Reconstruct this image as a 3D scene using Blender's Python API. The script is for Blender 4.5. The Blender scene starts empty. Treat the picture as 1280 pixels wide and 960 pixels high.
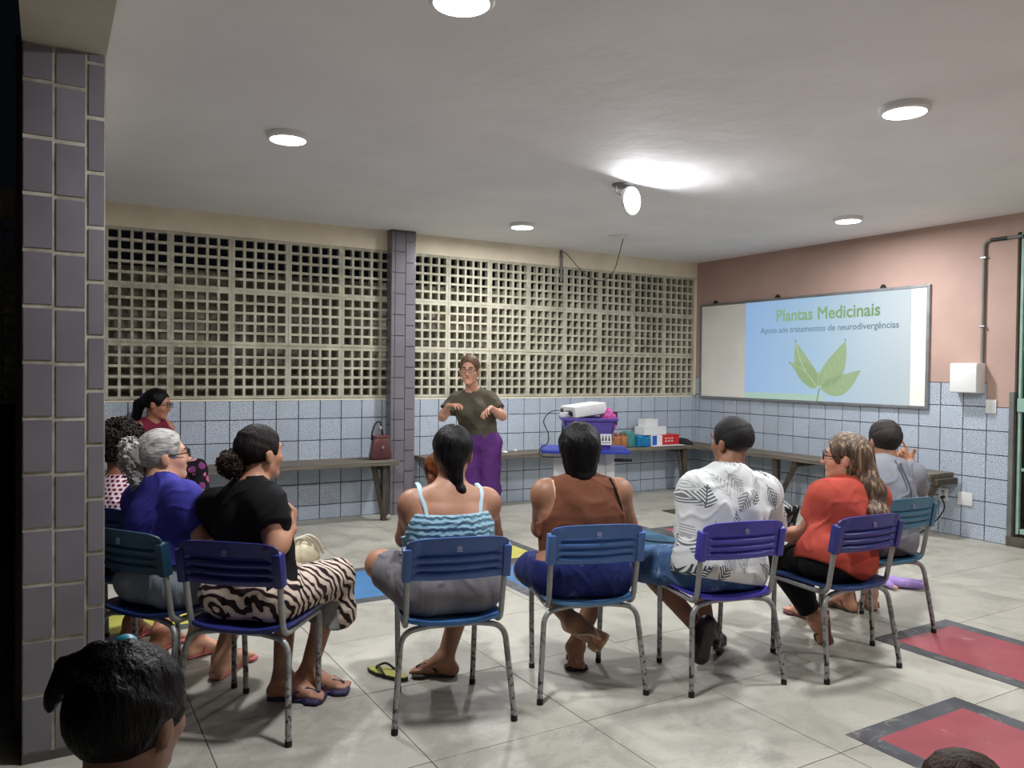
import bpy, bmesh, math, random
import numpy as np
from mathutils import Matrix, Vector

S = bpy.context.scene
COL = S.collection
random.seed(7)

# ------------------------------------------------------------------ camera
cd = bpy.data.cameras.new('camera')
cam = bpy.data.objects.new('camera', cd); COL.objects.link(cam)
cd.sensor_width = 36.0
cd.lens = 989.855 / 1280 * 36.0
cd.clip_start = 0.05
_r = (0.862418628, -0.506075188, 0.011045971); _u = (-0.00063436, 0.020741006, 0.999784681); _f = (0.506195325, 0.86223994, -0.017566396)
cam.matrix_world = Matrix(((_r[0], _u[0], -_f[0], -6.81097), (_r[1], _u[1], -_f[1], -7.18495), (_r[2], _u[2], -_f[2], 1.395), (0, 0, 0, 1)))
S.camera = cam

# ------------------------------------------------------------------ world (night outside) and exposure
w = bpy.data.worlds.new('night'); S.world = w; w.use_nodes = True
w.node_tree.nodes['Background'].inputs[0].default_value = (0.012, 0.014, 0.022, 1)
w.node_tree.nodes['Background'].inputs[1].default_value = 0.15
S.view_settings.view_transform = 'Standard'; S.view_settings.look = 'None'
S.view_settings.gamma = 1.0; S.view_settings.use_curve_mapping = False
S.view_settings.exposure = 0.0
LAMP = 46.0          # watts of a round ceiling panel
SPOT = 12.0          # watts of the tilted panel

CEIL = 2.717

# ------------------------------------------------------------------ materials
def lin(c):
    return tuple(((x / 255 + .055) / 1.055) ** 2.4 if x / 255 > .04045 else x / 255 / 12.92 for x in c)
class NT:
    def __init__(s, name):
        m = bpy.data.materials.new(name); m.use_nodes = True
        s.m = m; s.t = m.node_tree; s.b = s.t.nodes['Principled BSDF']
    def n(s, typ, **kw):
        nd = s.t.nodes.new(typ)
        for k, v in kw.items(): setattr(nd, k, v)
        return nd
    def l(s, a, b): s.t.links.new(a, b)
    def put(s, sock, v):
        if hasattr(v, 'is_output') or hasattr(v, 'links'): s.l(v, sock)
        else: sock.default_value = v
    def math(s, op, a, b=0.0, c=0.0):
        nd = s.n('ShaderNodeMath', operation=op)
        for i, v in enumerate((a, b, c)): s.put(nd.inputs[i], v)
        return nd.outputs[0]
    def mix(s, f, a, b):
        nd = s.n('ShaderNodeMix', data_type='RGBA')
        s.put(nd.inputs['Factor'], f)
        for k, v in ((6, a), (7, b)):
            if isinstance(v, tuple): v = (*lin(v), 1)
            s.put(nd.inputs[k], v)
        return nd.outputs[2]
    def coord(s, kind='Object', scale=(1, 1, 1)):
        tc = s.n('ShaderNodeTexCoord'); mp = s.n('ShaderNodeMapping'); mp.inputs['Scale'].default_value = scale
        if kind == 'World':
            g = s.n('ShaderNodeNewGeometry'); s.l(g.outputs['Position'], mp.inputs[0])
        else: s.l(tc.outputs[kind], mp.inputs[0])
        return mp.outputs[0]
    def noise(s, co, scale, detail=3.0, rough=.55, dist=0.0):
        nd = s.n('ShaderNodeTexNoise'); s.l(co, nd.inputs['Vector'])
        nd.inputs['Scale'].default_value = scale; nd.inputs['Detail'].default_value = detail
        nd.inputs['Roughness'].default_value = rough; nd.inputs['Distortion'].default_value = dist
        return nd.outputs['Fac']
    def ramp(s, fac, stops, interp='LINEAR'):
        nd = s.n('ShaderNodeValToRGB'); s.l(fac, nd.inputs[0]); cr = nd.color_ramp; cr.interpolation = interp
        while len(cr.elements) < len(stops): cr.elements.new(.5)
        for e, (p, c) in zip(cr.elements, stops):
            e.position = p; e.color = (*lin(c), 1) if isinstance(c, tuple) else (c, c, c, 1)
        return nd.outputs[0]
    def bump(s, h, strength=.3, dist=.01):
        nd = s.n('ShaderNodeBump'); nd.inputs['Strength'].default_value = strength; nd.inputs['Distance'].default_value = dist
        s.l(h, nd.inputs['Height']); s.l(nd.outputs[0], s.b.inputs['Normal'])
    def base(s, v): s.put(s.b.inputs['Base Color'], (*lin(v), 1) if isinstance(v, tuple) else v)
    def set(s, rough=.5, metal=0.0, spec=.5):
        s.b.inputs['Roughness'].default_value = rough; s.b.inputs['Metallic'].default_value = metal
        s.b.inputs['Specular IOR Level'].default_value = spec
        return s.m
_mc = {}
def mat(name, c, c2=None, scale=6.0, rough=.5, metal=0.0, spec=.5, bump=0.0, bscale=60.0, bd=.01, stretch=(1, 1, 1), kind='Object', lo=.35, hi=.65):
    if name in _mc: return _mc[name]
    t = NT(name); co = t.coord(kind, stretch)
    if c2 is None: c2 = tuple(max(0, int(x * .88)) for x in c)
    t.base(t.ramp(t.noise(co, scale, 4), [(lo, c), (hi, c2)]))
    if bump: t.bump(t.noise(co, bscale, 3), bump, bd)
    _mc[name] = t.set(rough, metal, spec)
    return _mc[name]
def emit(name, c, strength):
    t = NT(name); t.base((20, 20, 20)); t.b.inputs['Emission Color'].default_value = (*lin(c), 1); t.b.inputs['Emission Strength'].default_value = strength
    return t.set(.6)

# ------------------------------------------------------------------ object helpers
def link(o, parent=None):
    COL.objects.link(o)
    if parent is not None: o.parent = parent
    return o
def tag(o, label=None, cat=None, group=None, kind=None):
    if label: o['label'] = label
    if cat: o['category'] = cat
    if group: o['group'] = group
    if kind: o['kind'] = kind
    return o
def thing(name, label, cat, loc=(0, 0, 0), rz=0.0, group=None):
    o = bpy.data.objects.new(name, None); o.empty_display_size = .1
    o.location = loc; o.rotation_euler = (0, 0, rz); link(o)
    return tag(o, label, cat, group)
def mesh_np(name, v, f, m, parent=None, smooth=True, off=(0, 0, 0)):
    """v: n x 3, f: quads n x 4 or list of faces"""
    me = bpy.data.meshes.new(name)
    v = np.asarray(v, dtype=np.float32) - np.asarray(off, dtype=np.float32)
    if isinstance(f, np.ndarray):
        n = len(f); k = f.shape[1]
        me.vertices.add(len(v)); me.vertices.foreach_set('co', v.ravel())
        me.loops.add(n * k); me.loops.foreach_set('vertex_index', f.astype(np.int32).ravel())
        me.polygons.add(n); me.polygons.foreach_set('loop_start', np.arange(0, n * k, k, dtype=np.int32))
        me.polygons.foreach_set('loop_total', np.full(n, k, dtype=np.int32))
        me.update(calc_edges=True)
    else:
        me.from_pydata([tuple(x) for x in v], [], f); me.update()
    if smooth: me.polygons.foreach_set('use_smooth', np.ones(len(me.polygons), dtype=bool))
    me.materials.append(m)
    return link(bpy.data.objects.new(name, me), parent)
class MB:
    """collects shapes for one mesh"""
    def __init__(s): s.b = bmesh.new(); s.M = Matrix()
    def box(s, lo, hi, bev=0.0, M=None, top=None):
        x0, y0, z0 = lo; x1, y1, z1 = hi
        g = bmesh.ops.create_cube(s.b, size=1.0)['verts']
        for v in g:
            v.co = Vector(((x0 + x1) / 2 + v.co.x * (x1 - x0), (y0 + y1) / 2 + v.co.y * (y1 - y0), (z0 + z1) / 2 + v.co.z * (z1 - z0)))
        if top:   # taper: scale of the upper face about the centre
            for v in g:
                if v.co.z > (z0 + z1) / 2:
                    v.co.x = (x0 + x1) / 2 + (v.co.x - (x0 + x1) / 2) * top; v.co.y = (y0 + y1) / 2 + (v.co.y - (y0 + y1) / 2) * top
        if bev:
            ed = list({e for v in g for e in v.link_edges})
            r = bmesh.ops.bevel(s.b, geom=ed, offset=bev, segments=2, affect='EDGES', profile=.6)
            g = list({v for f in r['faces'] for v in f.verts} | {v for v in g if v.is_valid})
        if M is not None:
            for v in g: v.co = M @ v.co
        return s
    def tube(s, pts, r, seg=10, cap=True, flat=None):
        pts = [Vector(p) for p in pts]; n = len(pts); rs = r if isinstance(r, (list, tuple)) else [r] * n
        rings = []; prev = None
        for i, p in enumerate(pts):
            t = (pts[min(i + 1, n - 1)] - pts[max(i - 1, 0)]).normalized()
            if prev is None:
                a = Vector((0, 0, 1)) if abs(t.z) < .9 else Vector((1, 0, 0))
                u = t.cross(a).normalized()
            else: u = (prev - t * prev.dot(t)).normalized()
            prev = u; wv = t.cross(u)
            fw = flat if flat else 1.0
            rings.append([s.b.verts.new(p + (u * math.cos(2 * math.pi * k / seg) + wv * math.sin(2 * math.pi * k / seg) * fw) * rs[i]) for k in range(seg)])
        for a, b in zip(rings, rings[1:]):
            for k in range(seg): s.b.faces.new((a[k], a[(k + 1) % seg], b[(k + 1) % seg], b[k]))
        if cap:
            s.b.faces.new(rings[0][::-1]); s.b.faces.new(rings[-1])
        return s
    def lathe(s, prof, seg=24, M=None):
        rings = [[s.b.verts.new((r * math.cos(2 * math.pi * k / seg), r * math.sin(2 * math.pi * k / seg), z)) for k in range(seg)] for r, z in prof]
        for a, b in zip(rings, rings[1:]):
            for k in range(seg): s.b.faces.new((a[k], a[(k + 1) % seg], b[(k + 1) % seg], b[k]))
        s.b.faces.new(rings[0][::-1]); s.b.faces.new(rings[-1])
        if M is not None:
            for R in rings:
                for v in R: v.co = M @ v.co
        return s
    def prism(s, poly, z0, z1, M=None):
        a = [s.b.verts.new((x, y, z0)) for x, y in poly]; b = [s.b.verts.new((x, y, z1)) for x, y in poly]; n = len(poly)
        s.b.faces.new(a[::-1]); s.b.faces.new(b)
        for i in range(n): s.b.faces.new((a[i], a[(i + 1) % n], b[(i + 1) % n], b[i]))
        if M is not None:
            for v in a + b: v.co = M @ v.co
        return s
    def ball(s, c, r, seg=16):
        g = bmesh.ops.create_uvsphere(s.b, u_segments=seg, v_segments=max(6, seg // 2), radius=1.0)['verts']
        r = r if isinstance(r, (tuple, list)) else (r, r, r)
        for v in g: v.co = Vector((c[0] + v.co.x * r[0], c[1] + v.co.y * r[1], c[2] + v.co.z * r[2]))
        return s
    def build(s, name, m, parent=None, smooth=False, auto=None):
        bmesh.ops.recalc_face_normals(s.b, faces=s.b.faces)
        me = bpy.data.meshes.new(name); s.b.to_mesh(me); s.b.free()
        if smooth:
            me.polygons.foreach_set('use_smooth', np.ones(len(me.polygons), dtype=bool))
            me.set_sharp_from_angle(angle=math.radians(auto or 40))
        me.materials.append(m)
        return link(bpy.data.objects.new(name, me), parent)
def smoothpath(pts, n=8):
    """Catmull-Rom through the points"""
    P = [Vector(p) for p in pts]; P = [P[0] * 2 - P[1]] + P + [P[-1] * 2 - P[-2]]; out = []
    for i in range(1, len(P) - 2):
        for k in range(n):
            t = k / n; a, b, c, d = P[i - 1:i + 3]
            out.append(.5 * ((2 * b) + (c - a) * t + (2 * a - 5 * b + 4 * c - d) * t * t + (3 * b - a - 3 * c + d) * t ** 3))
    out.append(P[-2]); return out
def roundpath(pts, rad=.04, n=5):
    """polyline with rounded corners"""
    P = [Vector(p) for p in pts]; out = [P[0]]
    for a, b, c in zip(P, P[1:], P[2:]):
        d1 = (a - b); d2 = (c - b); r = min(rad, d1.length * .49, d2.length * .49)
        p, q = b + d1.normalized() * r, b + d2.normalized() * r
        for k in range(n + 1):
            t = k / n; out.append(p * (1 - t) ** 2 + b * 2 * t * (1 - t) + q * t * t)
    out.append(P[-1]); return out
def inst(src, name, parent, loc, rot=None, scale=None):
    o = src.copy(); o.name = name; link(o, parent); o.location = loc
    if rot is not None: o.rotation_euler = rot
    if scale is not None: o.scale = scale
    return o
def inst_mesh(me, name, parent, loc, scale=(1, 1, 1), rot=(0, 0, 0)):
    o = bpy.data.objects.new(name, me); link(o, parent); o.location = loc; o.scale = scale; o.rotation_euler = rot
    return o
def simple_mesh(name, mb, m, smooth=False):
    bmesh.ops.recalc_face_normals(mb.b, faces=mb.b.faces)
    me = bpy.data.meshes.new(name); mb.b.to_mesh(me); mb.b.free(); me.materials.append(m)
    if smooth: me.polygons.foreach_set('use_smooth', np.ones(len(me.polygons), dtype=bool))
    return me
def struct(name, mb, m):
    return tag(mb.build(name, m), kind='structure')

# ------------------------------------------------------------------ surface materials
def concrete():
    t = NT('polished_concrete'); co = t.coord('World')
    oi = t.n('ShaderNodeObjectInfo')
    a = t.ramp(t.noise(co, 1.1, 6, .6, .6), [(.35, (160, 158, 147)), (.62, (191, 188, 176))])
    b = t.ramp(t.noise(co, 2.4, 8, .68, 1.4), [(.47, 0.0), (.64, 1.0)])
    c = t.mix(t.math('MULTIPLY', b, .62), a, (108, 107, 99))
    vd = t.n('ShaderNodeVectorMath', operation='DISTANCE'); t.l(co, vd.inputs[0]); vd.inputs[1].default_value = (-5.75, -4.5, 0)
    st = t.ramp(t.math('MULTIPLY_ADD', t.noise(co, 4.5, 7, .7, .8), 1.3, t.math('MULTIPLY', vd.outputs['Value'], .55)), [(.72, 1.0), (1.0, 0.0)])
    c = t.mix(t.math('MULTIPLY', st, .6), c, (100, 99, 92))   # darker irregular patch around one point on the left
    fine = t.ramp(t.noise(co, 60, 5, .7), [(.35, (172, 170, 158)), (.7, (200, 197, 186))])
    c = t.mix(.3, c, fine)
    c = t.mix(t.math('MULTIPLY', oi.outputs['Random'], .3), c, (140, 136, 124))
    t.base(c)
    r = t.math('MULTIPLY_ADD', t.noise(co, 5, 5), .35, .28); t.l(r, t.b.inputs['Roughness'])
    t.bump(t.noise(co, 30, 5), .08, .004)
    return t.m
def speckle():
    t = NT('speckled_tile'); co = t.coord('World'); oi = t.n('ShaderNodeObjectInfo')
    a = t.ramp(t.noise(co, 150, 2, .8), [(.42, (104, 118, 140)), (.49, (170, 182, 198)), (.58, (218, 226, 232))])
    c = t.mix(t.math('MULTIPLY', oi.outputs['Random'], .22), a, (134, 143, 158))
    d = t.ramp(t.noise(co, 2.5, 5), [(.5, 0.0), (.8, 1.0)])
    t.base(t.mix(t.math('MULTIPLY', d, .35), c, (140, 142, 140)))
    t.bump(t.noise(co, 130, 2), .05, .002)
    return t.set(.42, 0, .4)
def pillar_tile():
    t = NT('grey_violet_tile'); co = t.coord('World'); oi = t.n('ShaderNodeObjectInfo')
    a = t.ramp(t.noise(co, 3, 4), [(.35, (112, 108, 115)), (.65, (126, 122, 129))])
    t.base(t.mix(t.math('MULTIPLY', oi.outputs['Random'], .3), a, (102, 98, 106)))
    t.bump(t.noise(co, 4, 2), .05, .006)
    return t.set(.28, 0, .5)
def breeze():
    t = NT('painted_concrete_block'); co = t.coord('World'); oi = t.n('ShaderNodeObjectInfo')
    a = t.ramp(t.noise(co, 5, 5, .6), [(.35, (204, 199, 178)), (.65, (178, 174, 158))])
    g = t.ramp(t.noise(co, 2.2, 6, .65, .5), [(.48, 0.0), (.70, 1.0)])
    c = t.mix(t.math('MULTIPLY', g, .6), a, (122, 118, 92))
    d = t.ramp(t.math('MULTIPLY_ADD', t.noise(co, 14, 5, .7), .6, t.math('MULTIPLY', t.noise(co, .9, 3), .5)), [(.55, 0.0), (.70, 1.0)])
    c = t.mix(t.math('MULTIPLY', d, .6), c, (96, 94, 80))
    t.base(t.mix(t.math('MULTIPLY', oi.outputs['Random'], .25), c, (170, 166, 146)))
    t.bump(t.noise(co, 60, 4), .3, .004)
    return t.set(.85, 0, .2)
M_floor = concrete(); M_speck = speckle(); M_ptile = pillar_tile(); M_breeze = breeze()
M_grout = mat('dark_grout', (52, 56, 64), (70, 72, 76), 20, .9)
M_pgrout = mat('pale_grout', (186, 182, 170), (140, 132, 118), 12, .9, kind='World')
M_ceil = mat('ceiling_paint', (240, 238, 239), (231, 229, 231), 1.6, .8, bump=.35, bscale=3.0, bd=.03, kind='World', lo=.3, hi=.7)
M_cream = mat('cream_paint', (236, 226, 202), (220, 210, 186), 2.5, .8, bump=.1, bscale=30, kind='World')
M_peach = mat('peach_paint', (180, 151, 139), (171, 143, 132), 2.0, .75, bump=.08, bscale=40, bd=.004, kind='World')
M_wood = mat('weathered_bench_wood', (122, 114, 102), (84, 78, 70), 5, .75, bump=.35, bscale=18, stretch=(.6, 9, 9), kind='Object')
M_woodR = mat('weathered_bench_wood_side', (122, 114, 102), (84, 78, 70), 5, .75, bump=.35, bscale=18, stretch=(9, .6, 9), kind='Object')
M_white = mat('white_plastic', (226, 226, 224), (218, 219, 220), 3, .35)
M_alu = mat('aluminium', (160, 162, 164), (140, 142, 146), 8, .35, .7)
M_black = mat('black_plastic', (18, 18, 20), (26, 26, 28), 5, .45)
M_cable = mat('black_cable', (22, 22, 24), (30, 30, 32), 5, .5)
M_lamp = emit('lamp_diffuser', (250, 252, 255), 14.0)

# ------------------------------------------------------------------ floor, ceiling, walls
XL = -6.887
floor = struct('floor', MB().box((-9.0, -9.0, -.20), (1.6, 2.6, -.006)), mat('floor_joint', (128, 125, 116), (106, 104, 96), 6, .9, kind='World'))
sb = MB().box((-.3335, -.3335, -.02), (.3335, .3335, 0.0), .0025)
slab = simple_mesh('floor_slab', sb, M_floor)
xs = [-4.96 + .67 * k for k in range(-6, 9)]; ys = [-4.64 + .67 * k for k in range(-5, 8)]
for x in xs:
    for y in ys:
        if x + .335 < .55 and y + .335 < .2 and (x > -7.9):
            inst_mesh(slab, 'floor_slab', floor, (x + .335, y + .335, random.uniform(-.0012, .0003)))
# painted game fields
def paint(name, c):
    t = NT(name); co = t.coord('World')
    a = t.ramp(t.noise(co, 3, 5), [(.35, c), (.65, tuple(int(x * .86) for x in c))])
    wv = t.ramp(t.noise(co, 7, 8, .72, .8), [(.63, 0.0), (.68, 1.0)])
    t.base(t.mix(t.math('MULTIPLY', wv, .55), a, (176, 168, 158)))
    return t.set(.5)
def border_mat():
    t = NT('worn_grey_paint'); co = t.coord('World')
    a = t.ramp(t.noise(co, 4, 5), [(.35, (64, 66, 70)), (.65, (86, 88, 92))])
    wv = t.ramp(t.noise(co, 8, 8, .75, 1.0), [(.55, 0.0), (.66, 1.0)])
    t.base(t.mix(t.math('MULTIPLY', wv, .6), a, (150, 148, 140)))
    return t.set(.55)
M_border = border_mat()
PC = dict(red=paint('red_floor_paint', (164, 78, 87)), blue=paint('blue_floor_paint', (72, 126, 178)), yellow=paint('yellow_floor_paint', (204, 198, 92)), teal=paint('teal_floor_paint', (70, 116, 146)))
def field(x0, x1, y0, y1, c, b=.085):
    MB().box((x0 + b, y0 + b, -.004), (x1 - b, y1 - b, .0014)).build('painted_field', PC[c], floor)
    for lo, hi in (((x0, y0), (x1, y0 + b)), ((x0, y1 - b), (x1, y1)), ((x0, y0 + b), (x0 + b, y1 - b)), ((x1 - b, y0 + b), (x1, y1 - b))):
        MB().box((lo[0], lo[1], -.004), (hi[0], hi[1], .0012)).build('painted_border', M_border, floor)
field(-3.06, -2.39, -6.3, -4.57, 'red'); field(-4.15, -3.42, -6.6, -5.225, 'red')
field(-6.70, -5.86, -2.70, -1.95, 'yellow'); field(-5.86, -4.25, -2.70, -1.90, 'blue')
field(-4.25, -3.53, -2.24, -1.40, 'yellow'); field(-4.25, -3.53, -3.05, -2.24, 'blue')
field(-2.96, -2.18, -2.76, -1.50, 'teal'); field(-2.18, -1.45, -2.36, -1.76, 'red')
g = MB(); g.box((-1.50, -1.46, 0), (-1.20, -1.13, .008))
dr = g.build('drain_cover', mat('dark_iron', (70, 70, 60), (52, 52, 46), 9, .7), None)
for k in range(5):
    MB().box((-1.47, -1.43 + k * .062, .007), (-1.23, -1.40 + k * .062, .012)).build('grate_bar', mat('iron_bar', (86, 86, 76), (64, 64, 56), 9, .6), dr)
tag(dr, 'dark metal drain cover set in the floor near the back corner', 'drain')

ceiling = struct('ceiling', MB().box((-6.75, -9.0, CEIL), (.4, .3, CEIL + .15)), M_ceil)
M_beam = mat('beam_plaster', (206, 198, 180), (190, 182, 166), 3, .8, bump=.1, bscale=20, kind='World')
struct('trim_1', MB().box((XL, -9.0, 2.509), (-6.628, .25, CEIL + .15)), M_beam)
struct('wall_light_block', MB().box((XL - .025, -3.75, 0), (XL, .2, 2.6)), mat('light_block_dark', (60, 58, 58), (48, 46, 46), 3, .8))  # added wall keeps room light off the yard, coloured dark to pass for darkness

# back wall -----------------------------------------------------------
bw = MB(); bw.box((-9.0, .007, 0), (.3, .17, 1.10)); bw.box((-9.0, .0, 2.53), (.3, .17, CEIL + .02)); bw.box((-9.0, .0, 1.098), (0, .17, 1.112))
wall_back = struct('wall_back', bw, M_cream)
MB().box((-9.0, .006, 0), (0, .03, 1.098)).build('grout_bed', M_grout, wall_back)
tb = MB().box((-.5, -.0, -.5), (.5, .02, .5)); bmesh.ops.bevel(tb.b, geom=[e for e in tb.b.edges if all(v.co.y < .001 for v in e.verts)], offset=.012, segments=1, affect='EDGES')
tile_me = simple_mesh('tile', tb, M_speck)
def tiles(parent, edges_u, edges_v, place, me=tile_me, gap=.0045, skip=None):
    for a, b in zip(edges_u, edges_u[1:]):
        for c, d in zip(edges_v, edges_v[1:]):
            if skip and skip((a + b) / 2, (c + d) / 2): continue
            loc, rot = place((a + b) / 2, (c + d) / 2)
            o = inst_mesh(me, 'tile', parent, loc, (abs(b - a) - gap, 1, abs(d - c) - gap), rot)
ux = [0.0] + [-.04 - .2 * k for k in range(0, 35)]; ux[1:1] = []
ux = [u for u in ux if u > -6.9] + [-6.885]
rows = [0, .13, .33, .53, .73, .93, 1.10]
tiles(wall_back, ux, rows, lambda u, v: ((u, random.uniform(-.0006, .0006), v), (0, 0, 0)))
# pierced breeze blocks: five by five square holes each
def block_mesh(wd, ht, name, dp=.06):
    mb = MB(); b = mb.b; n = 5
    rim = .026; bar = .022
    def lines(L):
        hole = (L - 2 * rim - 4 * bar) / 5; e = [0, rim]
        for k in range(5):
            e.append(e[-1] + hole)
            if k < 4: e.append(e[-1] + bar)
        e.append(L); return [x - L / 2 for x in e]
    X, Z = lines(wd), lines(ht); N = len(X)
    F = [[b.verts.new((x, 0, z)) for z in Z] for x in X]; B = [[b.verts.new((x, dp, z)) for z in Z] for x in X]
    hole = lambda i, j: 0 <= i < N - 1 and 0 <= j < N - 1 and i % 2 == 1 and j % 2 == 1
    for i in range(N - 1):
        for j in range(N - 1):
            if hole(i, j):
                q = [(i, j), (i + 1, j), (i + 1, j + 1), (i, j + 1)]
                for (a, c), (d, e) in zip(q, q[1:] + q[:1]): b.faces.new((F[a][c], F[d][e], B[d][e], B[a][c]))
            else:
                b.faces.new((F[i][j], F[i][j + 1], F[i + 1][j + 1], F[i + 1][j])); b.faces.new((B[i][j], B[i + 1][j], B[i + 1][j + 1], B[i][j + 1]))
    for i in range(N - 1):
        for j in (0, N - 1):
            b.faces.new((F[i][j], F[i + 1][j], B[i + 1][j], B[i][j])); b.faces.new((F[j][i], F[j][i + 1], B[j][i + 1], B[j][i]))
    return simple_mesh(name, mb, M_breeze)
zr = [1.113, 1.59, 2.06, 2.53]
bl_r = block_mesh(.4705, .4685, 'breeze_block'); bl_l = block_mesh(.4905, .4685, 'breeze_block')
M_dirty = mat('stained_mortar', (176, 170, 144), (120, 114, 92), 12, .9, kind='World')
xr = [-.036 - .4725 * k for k in range(8)] + [-3.816]
xl = [-3.95 - .4925 * k for k in range(7)]
for xe, me in ((xr, bl_r), (xl, bl_l)):
    for a, b in zip(xe, xe[1:]):
        for c, d in zip(zr, zr[1:]):
            inst_mesh(me, 'breeze_block', wall_back, ((a + b) / 2, random.uniform(0, .004), (c + d) / 2))
for z in zr[1:3]: MB().box((-6.95, .006, z - .004), (-.03, .05, z + .004)).build('mortar_joint', M_dirty, wall_back)
for x in xr[1:] + xl[1:]: MB().box((x - .004, .006, 1.112), (x + .004, .05, 2.53)).build('mortar_joint', M_dirty, wall_back)
MB().box((-.036, 0, 1.1), (.0, .1, 2.54)).build('edge_strip', M_cream, wall_back)
# the unlit stretch of the same wall beyond the left pillar
for k in range(3):
    for c, d in zip(zr, zr[1:]): inst_mesh(bl_l, 'breeze_block', wall_back, (-7.155 - .4925 * k, .004, (c + d) / 2))
# yard behind the pierced wall
struct('wall_yard', MB().box((-9.0, .55, -.2), (1.6, .7, 2.28)), mat('yard_wall', (196, 184, 166), (120, 112, 100), 3.5, .9, lo=.3, hi=.6, kind='World'))

# right wall ----------------------------------------------------------
rw = MB(); rw.box((.007, -3.672, 0), (.16, .17, CEIL + .02)); rw.box((.007, -4.62, 2.56), (.16, -3.672, CEIL + .02)); rw.box((.007, -9.0, 0), (.16, -4.62, CEIL + .02))
rw.box((.001, -3.47, 1.332), (.01, .0, CEIL)); rw.box((.001, -3.672, 1.132), (.01, -3.47, CEIL)); rw.box((.001, -9.0, 2.56), (.01, -3.672, CEIL))
wall_right = struct('wall_right', rw, M_peach)
MB().box((.006, -3.66, 0), (.03, 0, 1.33)).build('grout_bed', M_grout, wall_right)
uy = [0.0] + [-.07 - .2 * k for k in range(0, 18)] + [-3.652]
rows_r = [0, .13, .33, .53, .73, .93, 1.13, 1.33]
tiles(wall_right, uy, rows_r, lambda u, v: ((random.uniform(-.0006, .0006), u, v), (0, 0, -math.pi / 2)), skip=lambda u, v: v > 1.13 and u < -3.47)
MB().box((-.012, -3.69, 0), (.03, -3.655, 1.26)).build('edge_strip', mat('grey_strip', (112, 114, 112), (96, 98, 98), 7, .7), wall_right)
MB().box((-.004, -3.69, 1.26), (.03, -3.66, 2.56)).build('edge_strip', M_peach, wall_right)
struct('wall_corridor', MB().box((1.45, -6.5, -.1), (1.6, .3, 3.0)), mat('corridor_paint', (140, 142, 138), (120, 122, 120), 2, .8))
struct('wall_rear', MB().box((-6.75, -9.1, 0), (.2, -9.0, 2.9)), mat('rear_paint', (216, 208, 198), (204, 196, 186), 2, .8))

# pillars -------------------------------------------------------------
pt = MB().box((-.5, -.0, -.5), (.5, .02, .5)); bmesh.ops.bevel(pt.b, geom=[e for e in pt.b.edges if all(v.co.y < .001 for v in e.verts)], offset=.02, segments=1, affect='EDGES')
ptile = simple_mesh('tile', pt, M_ptile)
def zs(first, step, top, z0=.03):
    e = [z0]; z = first
    while z < top - .01:
        if z > z0 + .02: e.append(z)
        z += step
    return e + [top]
p1 = struct('trim_2', MB().box((-6.885, -3.9665, 0), (-6.632, -3.70, 2.51)), M_pgrout)
for a, b, f in ((-6.888, -6.790, .04), (-6.790, -6.689, .035), (-6.689, -6.629, .135)):
    tiles(p1, [a, b], zs(f, .195, 2.509), lambda u, v: ((u, -3.97 + random.uniform(-.0007, .0007), v), (0, 0, 0)), ptile, .0085)
for xf, rz in ((-6.887, math.pi / 2 * -1), (-6.630, math.pi / 2)):
    tiles(p1, [-3.965, -3.835, -3.705], zs(.09, .195, 2.509), lambda u, v: ((xf, u, v), (0, 0, rz)), ptile, .006)
MB().box((-6.887, -3.972, 0), (-6.63, -3.965, .03)).build('skirting', mat('dark_skirting', (86, 86, 82), (66, 66, 62), 7, .7), p1)
p2 = struct('trim_3', MB().box((-3.995, -.113, 0), (-3.752, .02, CEIL)), mat('mid_grout', (104, 102, 106), (84, 82, 86), 12, .85, kind='World'))
for a, b, f in ((-3.998, -3.962, .11), (-3.962, -3.856, .11), (-3.856, -3.749, .01)):
    tiles(p2, [a, b], zs(f, .2, 2.70, .0), lambda u, v: ((u, -.12 + random.uniform(-.0006, .0006), v), (0, 0, 0)), ptile, .003)
for xf, rz in ((-3.999, -math.pi / 2), (-3.748, math.pi / 2)):
    tiles(p2, [-.118, -.004], zs(.06, .2, 2.70, .0), lambda u, v: ((xf, u, v), (0, 0, rz)), ptile, .0035)

# outside on the left: low ledge and yard strip
M_out = mat('yard_concrete', (150, 146, 136), (120, 116, 108), 4, .85)
lg = MB().box((-8.9, -2.75, 0), (-6.925, -2.3, .06), .02).build('concrete_ledge', M_out)
tag(lg, 'low concrete ledge in the dark yard left of the tiled pillar', 'ledge')

# door / gate ---------------------------------------------------------
M_green = mat('green_gate_paint', (150, 182, 168), (128, 164, 150), 8, .45)
M_dkgreen = mat('dark_green_mesh', (58, 72, 66), (44, 56, 52), 8, .6)
gate = thing('door_1', 'green barred metal gate at the right end of the peach wall', 'gate', (.03, -3.70, 0)); gate['kind'] = 'structure'
del gate['category']; del gate['label']
def gb(lo, hi, name, m=M_green): MB().box(lo, hi, .003).build(name, m, gate)
gb((-.015, -.032, .10), (.015, -.010, 2.56), 'frame_post'); gb((-.02, -.92, .10), (.02, -.88, 2.56), 'frame_post')
for z, h in ((.125, .02), (.63, .012), (1.61, .012), (2.10, .02), (2.54, .02)): gb((-.018, -.88, z - h), (.018, -.045, z + h), 'cross_rail')
for k in range(7): gb((-.009, -.085 - .105 * k, .14), (.009, -.100 - .105 * k, 2.52), 'gate_bar')
gb((-.03, -.30, 1.10), (.024, -.01, 1.21), 'lock_plate')
MB().lathe([(.02, 0), (.02, .012), (.006, .014)], 16, Matrix.Translation((-.03, -.10, 1.155)) @ Matrix.Rotation(-math.pi / 2, 4, 'Y')).build('keyhole', M_alu, gate)
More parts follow.
